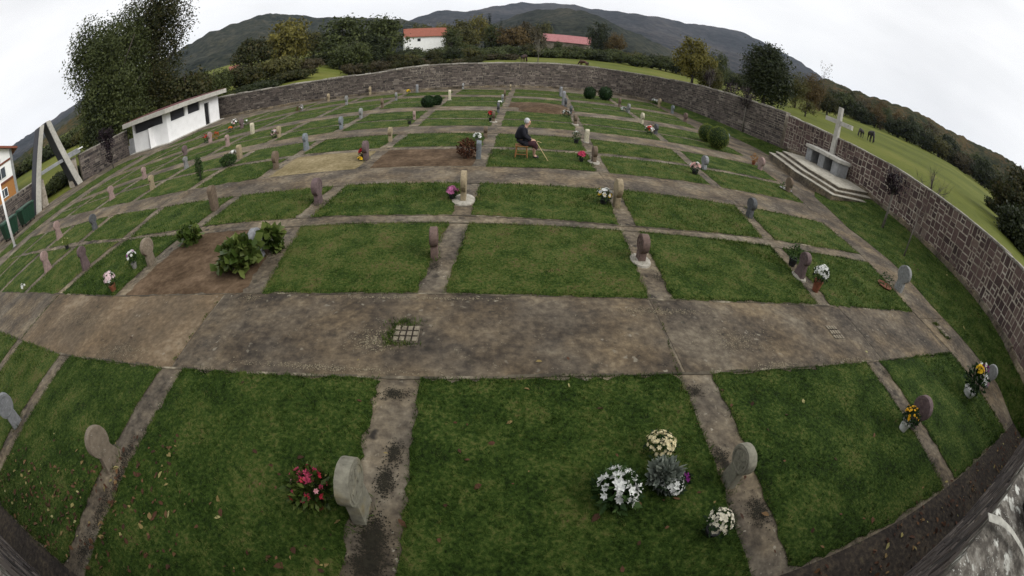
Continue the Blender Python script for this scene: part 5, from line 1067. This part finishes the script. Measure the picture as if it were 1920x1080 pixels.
# sapling in front of the left wall
x, y = G(213, 316); tree(x, y, 0, 1.9, 3.3, 'airy', 'purple', 'young purple leaved sapling in front of the left wall', name='sapling', n=1500, ls=.08, var=8)
for (cx, top, w, r, kind, c, lab) in [
 (400, 118, 75, 62, 'bush', 'green', 'dark green bush tree just right of the white building'), (372, 128, 50, 58, 'bush', 'olive', 'olive bush tree over the corner of the white roof'), (455, 112, 80, 66, 'bush', 'mixed', 'brownish bush tree beyond the left end of the far wall'),
 (520, 100, 90, 70, 'bush', 'olive', 'light olive bush tree in the left hedge'), (575, 106, 60, 72, 'bush', 'brown', 'reddish brown bush beside the small sunlit meadow'), (480, 150, 90, 56, 'bush', 'dark', 'low dark bush right behind the left stretch of the far wall'), (550, 128, 80, 60, 'bush', 'mixed', 'low rusty bush behind the far wall left of the meadow'),
 (472, 72, 80, 105, 'broad', 'mixed', 'rusty green tree left of the yellow one'), (537, 38, 96, 110, 'tall', 'yellow', 'tall yellow green tree on the left'), (588, 58, 56, 118, 'broad', 'olive', 'greyish olive tree between the yellow tree and the dark oaks'),
 (642, 29, 112, 105, 'round', 'green', 'large dark round oak left of its neighbour'), (718, 28, 92, 108, 'broad', 'green', 'large dark spreading oak left of the white barn'), (690, 62, 70, 100, 'round', 'dark', 'darker gap filling tree between the two large oaks'), (655, 70, 80, 92, 'bush', 'green', 'lower bushy tree under the left oak'),
 (868, 37, 64, 150, 'round', 'olive', 'olive round tree right of the white barn'), (895, 28, 56, 165, 'broad', 'yellow', 'yellowish tree behind the olive one'), (850, 52, 44, 140, 'round', 'green', 'dark green tree touching the white barn on its right'), (918, 27, 24, 175, 'cone', 'conifer', 'dark spruce, taller of the pair'), (940, 36, 18, 178, 'cone', 'conifer', 'dark spruce, smaller of the pair'),
 (926, 44, 40, 150, 'round', 'green', 'green tree in front of the spruces'), (962, 50, 70, 150, 'broad', 'orange', 'orange brown tree right of the spruces'), (985, 42, 60, 160, 'broad', 'brown', 'greyish brown tree in the middle of the hedge line'), (1004, 52, 44, 165, 'round', 'brown', 'brown tree left of the pink roof'), (1022, 40, 40, 260, 'broad', 'olive', 'olive tree far behind the brown ones'),
 (1128, 41, 50, 170, 'round', 'dark', 'dark green tree right of the pink roof'), (1155, 62, 40, 165, 'broad', 'orange', 'reddish tree beside the dark one'), (1047, 73, 18, 160, 'bush', 'green', 'green bush in front of the pink roof'), (790, 44, 60, 210, 'broad', 'olive', 'pale olive tree far behind the white barn'), (830, 42, 50, 215, 'broad', 'yellow', 'pale yellow tree far behind the white barn roof'),
 (1306, 74, 78, 66, 'broad', 'yellow', 'yellow green tree standing behind the far right corner of the wall'), (1348, 96, 46, 72, 'round', 'green', 'small green round tree left of the big dark one'), (1338, 118, 50, 64, 'bush', 'olive', 'low olive bush beside the yellow green tree'),
 (1500, 136, 44, 84, 'tall', 'olive', 'yellowish tree right of the big dark tree'), (1528, 140, 52, 88, 'tall', 'orange', 'orange brown autumn tree right of the big dark tree'), (1558, 168, 44, 96, 'bush', 'mixed', 'brown green tree at the end of the autumn group')]:
    ptree(cx, top, w, r, kind, c, lab, var=(cx*7) % 4, n=6500 if r < 95 else 4200, ls=.042 if r < 95 else .05, name='conifer' if kind == 'cone' else 'bush' if kind == 'bush' else 'broadleaf_tree')
ptree(1446, 84, 100, 52, 'round', 'dark', 'big dense dark tree behind the right wall, left of the cross', n=16000, ls=.04, var=2)
ptree(1515, 184, 44, 60, 'airy', 'olive', 'small sparse tree standing alone in the pasture left of the cross', n=900, ls=.05, var=1)
ptree(1549, 118, 34, 120, 'airy', 'brown', 'tall almost bare tree reaching above the hill left of the cross', n=260, ls=.05, var=2)
ptree(1012, 62, 34, 84, 'bare', 'brown', 'slender leafless tree beside the grazing brown horse', var=1, name='bare_tree', bark=M_PALEBARK)
x, y = 23.5*math.sin(R(60.2)), 23.5*math.cos(R(60.2)); tree(x, y, float(Z(x, y)), 2.9, 2.6, 'bare', 'brown', 'grey twiggy shrub just behind the right wall', var=0, name='bare_shrub', cat='shrub'); tree(x+.6, y-.2, float(Z(x, y)), 2.4, 1.9, 'bare', 'brown', 'second grey twiggy shrub close to the first behind the right wall', var=1, name='bare_shrub', cat='shrub')
# far right trees
for (az, el, r, w, kind, c, lab) in ((73.0, 7.2, 46, 7.5, 'tall', 'mixed', 'big dark tree at the right edge above the wall'), (75.6, 4.0, 38, 7, 'bush', 'dark', 'dark rusty tree lowest at the right edge behind the wall'), (70.6, 2.0, 56, 5, 'bush', 'dark', 'dark bush at the right end of the pasture')):
    x, y = r*math.sin(R(az)), r*math.cos(R(az)); z0 = float(Z(x, y)); tree(x, y, z0-.6, w, H+r*math.tan(R(el))-z0+.6, kind, c, lab, n=14000, ls=.045, var=2)
# saplings on the bank by the right wall
for (bx, by, tx, ty, w, c, lab, lean) in ((1322, 216, 1332, 122, 1.5, 'purple', 'pollarded sapling with dark crown, farthest of the row by the right wall', 0), (1362, 233, 1378, 150, 1.7, 'purple', 'leaning pollarded sapling, middle of the row by the right wall', 0), (1390, 250, 1398, 160, 1.6, 'purple', 'upright pollarded sapling with pale trunk, nearest of the far trio', 0), (1655, 425, 1702, 318, 1.3, 'purple', 'purple leaved sapling right of the altar steps', 0)):
    x, y = G(bx, by, .25); z0 = bank(x, y); h = height_at(x, y, z0, tx, ty)
    root = empty('sapling', (x, y, z0), lab, 'tree', 'saplings along the right wall'); m = MB(); hh = h*.62; m.tube([(0, 0, -.05), (.04, .02, hh*.5), (.02, .05, hh)], [.065, .05, .045], 8)
    for k in range(11): a = random.random()*6.28; l = random.uniform(.2, .45); m.tube([(.02, .05, hh*random.uniform(.85, 1)), (math.cos(a)*l*.6, math.sin(a)*l*.6, hh+.15), (math.cos(a)*l*1.3, math.sin(a)*l*1.3, h*random.uniform(.8, 1.02))], [.03, .016, .005], 4)
    m.obj('trunk', M_PALEBARK, root, smooth=True); o = leaf_cloud('crown', 700, (.03, .04, hh+(h-hh)*.35), (w*.42, w*.42, (h-hh)*.55), .12, TL[c], root, clusters=26, aspect=.6, shell=.2)
x, y = G(1697, 474, .25); root = empty('sapling', (x, y, bank(x, y)), 'thin bare sapling standing alone on the bank right of the purple one', 'tree', 'saplings along the right wall'); m = MB(); m.tube([(0, 0, -.05), (.03, .02, .9), (.12, .04, 1.9)], [.04, .03, .012], 6)
for k in range(5): a = random.random()*6.28; m.tube([(.06, .03, 1.3+.1*k), (.06+.25*math.cos(a), .25*math.sin(a), 1.6+.12*k)], [.01, .004], 4)
m.obj('trunk', M_PALEBARK, root, smooth=True)
# hedge line across the pasture
ks = ['green', 'green', 'olive', 'dark', 'green', 'mixed', 'green']
hedge_words = {'green': 'green shrub', 'olive': 'olive shrub', 'dark': 'very dark shrub', 'mixed': 'rusty green shrub', 'brown': 'brownish shrub'}
HX = [600, 800, 900, 1000, 1100, 1200, 1280, 1360, 1420]; HT = [98, 84, 82, 84, 86, 92, 106, 124, 140]
cx = 598
while cx < 1425:
    for row in range(2):
        c = random.choice(ks); top = float(np.interp(cx, HX, HT))+random.uniform(-5, 6)+((9 if cx < 960 else 4) if row else 0); r = (128 if row == 0 else 112 if cx < 960 else 124)*random.uniform(.95, 1.05)*(1 if cx < 1200 else 1.05)
        ptree(cx+random.uniform(-8, 8), top, random.uniform(34, 54), r, 'bush', c, hedge_words[c]+' in the long hedgerow crossing the pasture', group='hedgerow shrubs', var=random.randrange(3), n=4200, ls=.05, name='hedge_shrub', cat='shrub')
    cx += random.uniform(20, 28)
# reddish bracken at the hedge foot, left
for cx in range(655, 965, 17): ptree(cx, 113+random.uniform(-4, 3)-(5 if cx > 740 else 0)-(3 if cx > 860 else 0), 34, 70 if cx < 900 else 92, 'bush', random.choice(['brown', 'brown', 'mixed']), 'low brown bramble at the foot of the hedgerow', group='brambles at the hedge foot', var=random.randrange(2), n=2600, ls=.06, name='bramble', cat='shrub')
# wood edge on the right slope
wood_words = {'green': 'green tree', 'dark': 'dark tree', 'olive': 'olive tree', 'orange': 'orange autumn tree', 'mixed': 'rusty green tree', 'brown': 'brown tree', 'yellow': 'yellowing tree'}
for row in range(3):
    az = 41.+row*.7
    while az < 72:
        c = random.choice(['green', 'green', 'dark', 'mixed', 'olive', 'orange', 'brown', 'dark']); r = 150+row*26+random.uniform(-6, 6); x, y = r*math.sin(R(az)), r*math.cos(R(az)); z0 = float(Z(x, y)); w = random.uniform(8.5, 13)
        tree(x, y, z0-.5, w, random.uniform(6.5, 9.5)+row*1.8, random.choice(['round', 'bush', 'bush', 'broad']), c, wood_words[c]+' in the wood edge above the pasture on the right', group='wood edge trees', var=random.randrange(2), n=4200, ls=.05)
        az += random.uniform(1.7, 2.8)
# left: trees below the far left hill, seen past the gate
for (az, el, r, w, c, lab) in ((-57.2, 1.9, 95, 9, 'green', 'green tree behind the gate below the left hill'), (-60.0, 1.6, 100, 10, 'dark', 'dark tree between the gate legs far behind'), (-62.8, 1.8, 105, 9, 'green', 'green tree left of the gate below the hill'), (-55.2, 1.4, 90, 7, 'olive', 'olive tree beside the foot of the huge chestnut'), (-65.5, 1.5, 110, 10, 'mixed', 'rusty tree beside the house roof'), (-59.5, -2.2, 42, 3.4, 'dark', 'dark hedge bush seen through the gate'), (-57.8, -2.6, 40, 3, 'dark', 'second dark hedge bush seen through the gate'), (-61.0, -2.6, 40, 3, 'green', 'green hedge bush seen through the gate')):
    x, y = r*math.sin(R(az)), r*math.cos(R(az)); z0 = float(Z(x, y)); tree(x, y, z0, w, max(1.2, H+r*math.tan(R(el))-z0), 'bush', c, lab, var=1, n=5000, ls=.05)
# barns
def barn(a0, a1, r, el_ridge, el_eave, label, mwall, mroof, name='barn', skew=0.):
    am = (a0+a1)/2; x, y = r*math.sin(R(am)), r*math.cos(R(am)); z0 = float(Z(x, y)); L = 2*r*math.tan(R(a1-a0)/2); zr = H+r*math.tan(R(el_ridge))-z0; ze = H+r*math.tan(R(el_eave))-z0; D = 9.
    e = empty(name, (x, y, z0), label, 'barn', None, -R(am)+skew); m = MB(); m.box(-L/2, -D/2, -1, L/2, D/2, ze)
    m.add([(-L/2, -D/2, ze), (-L/2, D/2, ze), (-L/2, 0, zr-.15), (L/2, -D/2, ze), (L/2, D/2, ze), (L/2, 0, zr-.15)], [(0, 1, 2), (5, 4, 3)]); m.obj('wall', mwall, e)
    m = MB()
    for s in (-1, 1): m.hexa([(-L/2-.4, s*(D/2+.6), ze-.35), (L/2+.4, s*(D/2+.6), ze-.35), (L/2+.4, 0, zr), (-L/2-.4, 0, zr)], [(-L/2-.4, s*(D/2+.6), ze-.15), (L/2+.4, s*(D/2+.6), ze-.15), (L/2+.4, 0, zr+.2), (-L/2-.4, 0, zr+.2)])
    m.obj('roof', mroof, e)
    m = MB(); m.box(-L*.2, -D/2-.06, ze-2.2, -L*.2+1.2, -D/2-.005, ze-1.0); m.obj('window', M_DARK, e); return e
M_RED = mat('red_roof', [(.3, (.20, .065, .042)), (.7, (.29, .105, .07))], scale=1.5, bump=.3); M_PINK = mat('pink_roof', [(.3, (.30, .125, .125)), (.7, (.40, .18, .18))], scale=1.2, bump=.2)
barn(-11.6, -6.4, 175, 3.35, 2.25, 'white barn with a red roof beyond the hedgerow', M_WHITE, M_RED, skew=R(6))
barn(6.2, 12.1, 205, 2.9, 1.95, 'long low barn with a faded pink roof behind the hedge', M_DARKMORTAR, M_PINK, skew=R(-4))
x, y, z = far_at(425, 118, 120); barn(-34.4, -33.2, 125, 1.9, 1.5, 'small house with an orange roof showing between the left trees', M_WHITE, M_ROOF, name='cottage')

# ------------------------------------------------------------------ hills
def hill(name, crest, D, r0, m, amp, cell, az_step=.2, nr=70, base_el=None, back=.35):
    azs = np.arange(crest[0][0], crest[-1][0]+.01, az_step); ts = np.linspace(0, 1+back, nr); A = np.array([c[0] for c in crest]); E = np.array([c[1] for c in crest])
    k = max(1, int(1.2/az_step)); el = np.interp(azs, A, E); ker = np.hanning(2*k+3); ker /= ker.sum(); el = np.convolve(np.pad(el, k+1, 'edge'), ker, 'valid')
    V = []
    for t in ts:
        for a, e in zip(azs, el):
            w = D*(1+.10*math.sin(a*.23+D)); r = r0+(w-r0)*t; x, y = r*math.sin(R(a)), r*math.cos(R(a)); zc = H+w*math.tan(R(e)); z0 = float(r0*math.tan(R(.2)))
            if t <= 1: s = t**1.25*(1-.15*math.sin(math.pi*t)); z = z0+(zc-z0)*s
            else: z = zc-(zc-z0)*((t-1)/back)**2*.8
            p = Vector((x/cell, y/cell, 0)); nz = mn.fractal(p*.13, .9, 2.1, 3)*amp*2.2*min(1, t*1.6)*(1-max(0, 1-abs(t-1)*4)*.9); d = mn.voronoi(p)[0][0]; z += nz+amp*(.8-d)*.9
            V.append((x, y, z))
    n1 = len(azs); i, j = np.meshgrid(np.arange(n1-1), np.arange(nr-1)); q = (j*n1+i).ravel(); F = np.stack([q, q+1, q+n1+1, q+n1], 1)
    return tag(link(name, npmesh(name, V, F[:, ::-1], mat=m, smooth=True)), kind='structure')
M_WOOD_HILL = mat('wooded_hillside', [(.3, (.008, .012, .005)), (.44, (.024, .030, .011)), (.54, (.050, .044, .018)), (.63, (.085, .052, .022)), (.78, (.065, .075, .028))], scale=.22, detail=9, bump=1., dist=2., big=.35, scale2=.03, rough=1, spec=.05)
M_MOOR = mat('far_moor', [(.34, (.011, .014, .016)), (.46, (.023, .026, .029)), (.56, (.040, .039, .041)), (.7, (.072, .067, .062))], scale=.035, detail=11, bump=1., dist=9., big=.45, scale2=.0022, rough=1, spec=.05)
M_DARKHILL = mat('dark_hillside', [(.36, (.007, .010, .008)), (.48, (.020, .025, .017)), (.58, (.038, .038, .026)), (.7, (.062, .060, .040))], scale=.085, detail=10, bump=1., dist=5., big=.4, scale2=.006, rough=1, spec=.05)
hill('hillside', [(36, 1.2), (40, 3.2), (43, 5.0), (46.9, 5.1), (54.5, 5.9), (62.5, 6.2), (66.6, 6.7), (70.2, 7.1), (80, 7.5), (95, 6), (105, 3)], 470, 215, M_WOOD_HILL, 4.5, 10., .16, 80)
hill('hill', [(-6, 2.0), (-1, 3.4), (.7, 4.3), (4.6, 6.0), (8.7, 6.6), (12.1, 6.4), (15.6, 5.0), (20.5, 3.6), (27, 1.8)], 950, 330, M_DARKHILL, 8., 26., .16, 70)
hill('mountain', [(-16, 2.5), (-10.8, 4.6), (-7.5, 5.7), (-4.1, 5.6), (-.1, 6.5), (3.2, 7.1), (9.3, 7.3), (13.4, 7.0), (18.2, 7.2), (23.7, 7.3), (30.6, 7.9), (34.9, 7.1), (39.3, 6.2), (44, 4.6), (50, 2.5)], 2300, 700, M_MOOR, 16., 70., .16, 80)
hill('hill', [(-62, 2.4), (-52, 4.4), (-44, 5.6), (-39.8, 6.2), (-38, 7.0), (-33.7, 7.6), (-30.5, 8.1), (-27.4, 7.5), (-21.8, 6.1), (-19.7, 5.8), (-15.6, 5.1), (-10.8, 4.5), (-5, 2.5)], 1100, 300, M_DARKHILL, 9., 28., .16, 80)
hill('mountain', [(-100, 2.0), (-80, 2.8), (-67.9, 3.8), (-64.9, 3.6), (-59.5, 3.9), (-56.6, 4.2), (-50, 5.2), (-42, 5.0), (-38, 3)], 1900, 600, M_MOOR, 14., 60., .25, 60)
hill('hillside', [(-100, .8), (-80, 1.2), (-68, 1.7), (-60, 2.2), (-52, 2.6), (-44, 2.6), (-36, 1.5)], 420, 150, M_WOOD_HILL, 4., 10., .25, 60)

# ------------------------------------------------------------------ air, sky, light, camera
hz = MB(); hz.box(-4400, -4400, -2.2, 4400, 4400, 520); mh = bpy.data.materials.new('haze'); mh.use_nodes = True; nt = mh.node_tree; nt.nodes.remove(nt.nodes['Principled BSDF'])
pv = nt.nodes.new('ShaderNodeVolumePrincipled'); pv.inputs['Color'].default_value = (.72, .82, 1, 1); pv.inputs['Density'].default_value = .00006; nt.links.new(pv.outputs[0], nt.nodes['Material Output'].inputs['Volume'])
USE_HAZE = True
if USE_HAZE: tag(hz.obj('haze', mh), 'pale air between the cemetery and the hills', 'haze', kind='stuff')
W_ = bpy.data.worlds.new('World'); S.world = W_; W_.use_nodes = True; nt = W_.node_tree; N = nt.nodes; L = nt.links
SUN_EL, SUN_AZ = 38, 118
sky = N.new('ShaderNodeTexSky'); sky.sky_type = 'NISHITA'; sky.sun_disc = False; sky.sun_elevation = R(SUN_EL); sky.sun_rotation = R(SUN_AZ); sky.air_density = 1; sky.dust_density = 4; sky.ozone_density = 1
hs = N.new('ShaderNodeHueSaturation'); hs.inputs['Saturation'].default_value = .08; L.new(sky.outputs[0], hs.inputs['Color'])
tc = N.new('ShaderNodeTexCoord'); mp = N.new('ShaderNodeMapping'); mp.inputs['Scale'].default_value = (1, 1, 3.2); L.new(tc.outputs['Generated'], mp.inputs[0])
cn = N.new('ShaderNodeTexNoise'); cn.inputs['Scale'].default_value = 1.7; cn.inputs['Detail'].default_value = 7; cn.inputs['Roughness'].default_value = .5; L.new(mp.outputs[0], cn.inputs['Vector'])
rp = N.new('ShaderNodeValToRGB'); rp.color_ramp.elements[0].position = .32; rp.color_ramp.elements[0].color = (.84, .845, .855, 1); rp.color_ramp.elements[1].position = .68; rp.color_ramp.elements[1].color = (1.06, 1.06, 1.06, 1); L.new(cn.outputs['Fac'], rp.inputs[0])
# an even cloud deck under the clear sky
dk = N.new('ShaderNodeMixRGB'); dk.inputs[0].default_value = .8; L.new(hs.outputs[0], dk.inputs[1]); dk.inputs[2].default_value = (9.1, 9.12, 9.18, 1)
mu = N.new('ShaderNodeMixRGB'); mu.blend_type = 'MULTIPLY'; mu.inputs[0].default_value = 1; L.new(dk.outputs[0], mu.inputs[1]); L.new(rp.outputs[0], mu.inputs[2])
L.new(mu.outputs[0], N['Background'].inputs[0]); N['Background'].inputs[1].default_value = .1
sl = bpy.data.lights.new('sun', 'SUN'); sl.energy = 1.6; sl.angle = R(35); sl.color = (1, .97, .92); so = bpy.data.objects.new('sun', sl); COL.objects.link(so)
sd = Vector((math.sin(R(SUN_AZ))*math.cos(R(SUN_EL)), math.cos(R(SUN_AZ))*math.cos(R(SUN_EL)), math.sin(R(SUN_EL)))); so.rotation_euler = sd.to_track_quat('Z', 'Y').to_euler(); so.location = (0, -20, 40)
cd = bpy.data.cameras.new('camera'); co = bpy.data.objects.new('camera', cd); COL.objects.link(co); S.camera = co
cd.type = 'PANO'; cd.panorama_type = 'FISHEYE_EQUISOLID'; cd.fisheye_lens = 15; cd.fisheye_fov = math.pi; cd.sensor_width = 36; cd.sensor_fit = 'HORIZONTAL'; cd.shift_y = (CY-540)/1080; cd.clip_start = .02; cd.clip_end = 9000
Mx = Matrix(((BX[0], BU[0], -BF[0], 0), (BX[1], BU[1], -BF[1], 0), (BX[2], BU[2], -BF[2], H), (0, 0, 0, 1))); co.matrix_world = Mx
S.view_settings.view_transform = 'Standard'; S.view_settings.look = 'None'; S.view_settings.exposure = .4; S.view_settings.gamma = 1
S.cycles.volume_bounces = 0; S.cycles.max_bounces = 6; S.cycles.diffuse_bounces = 3; S.cycles.transparent_max_bounces = 8; S.cycles.use_denoising = True; S.cycles.denoising_prefilter = 'NONE'; S.cycles.denoising_input_passes = 'RGB_ALBEDO_NORMAL'
S.cycles.volume_step_rate = 1
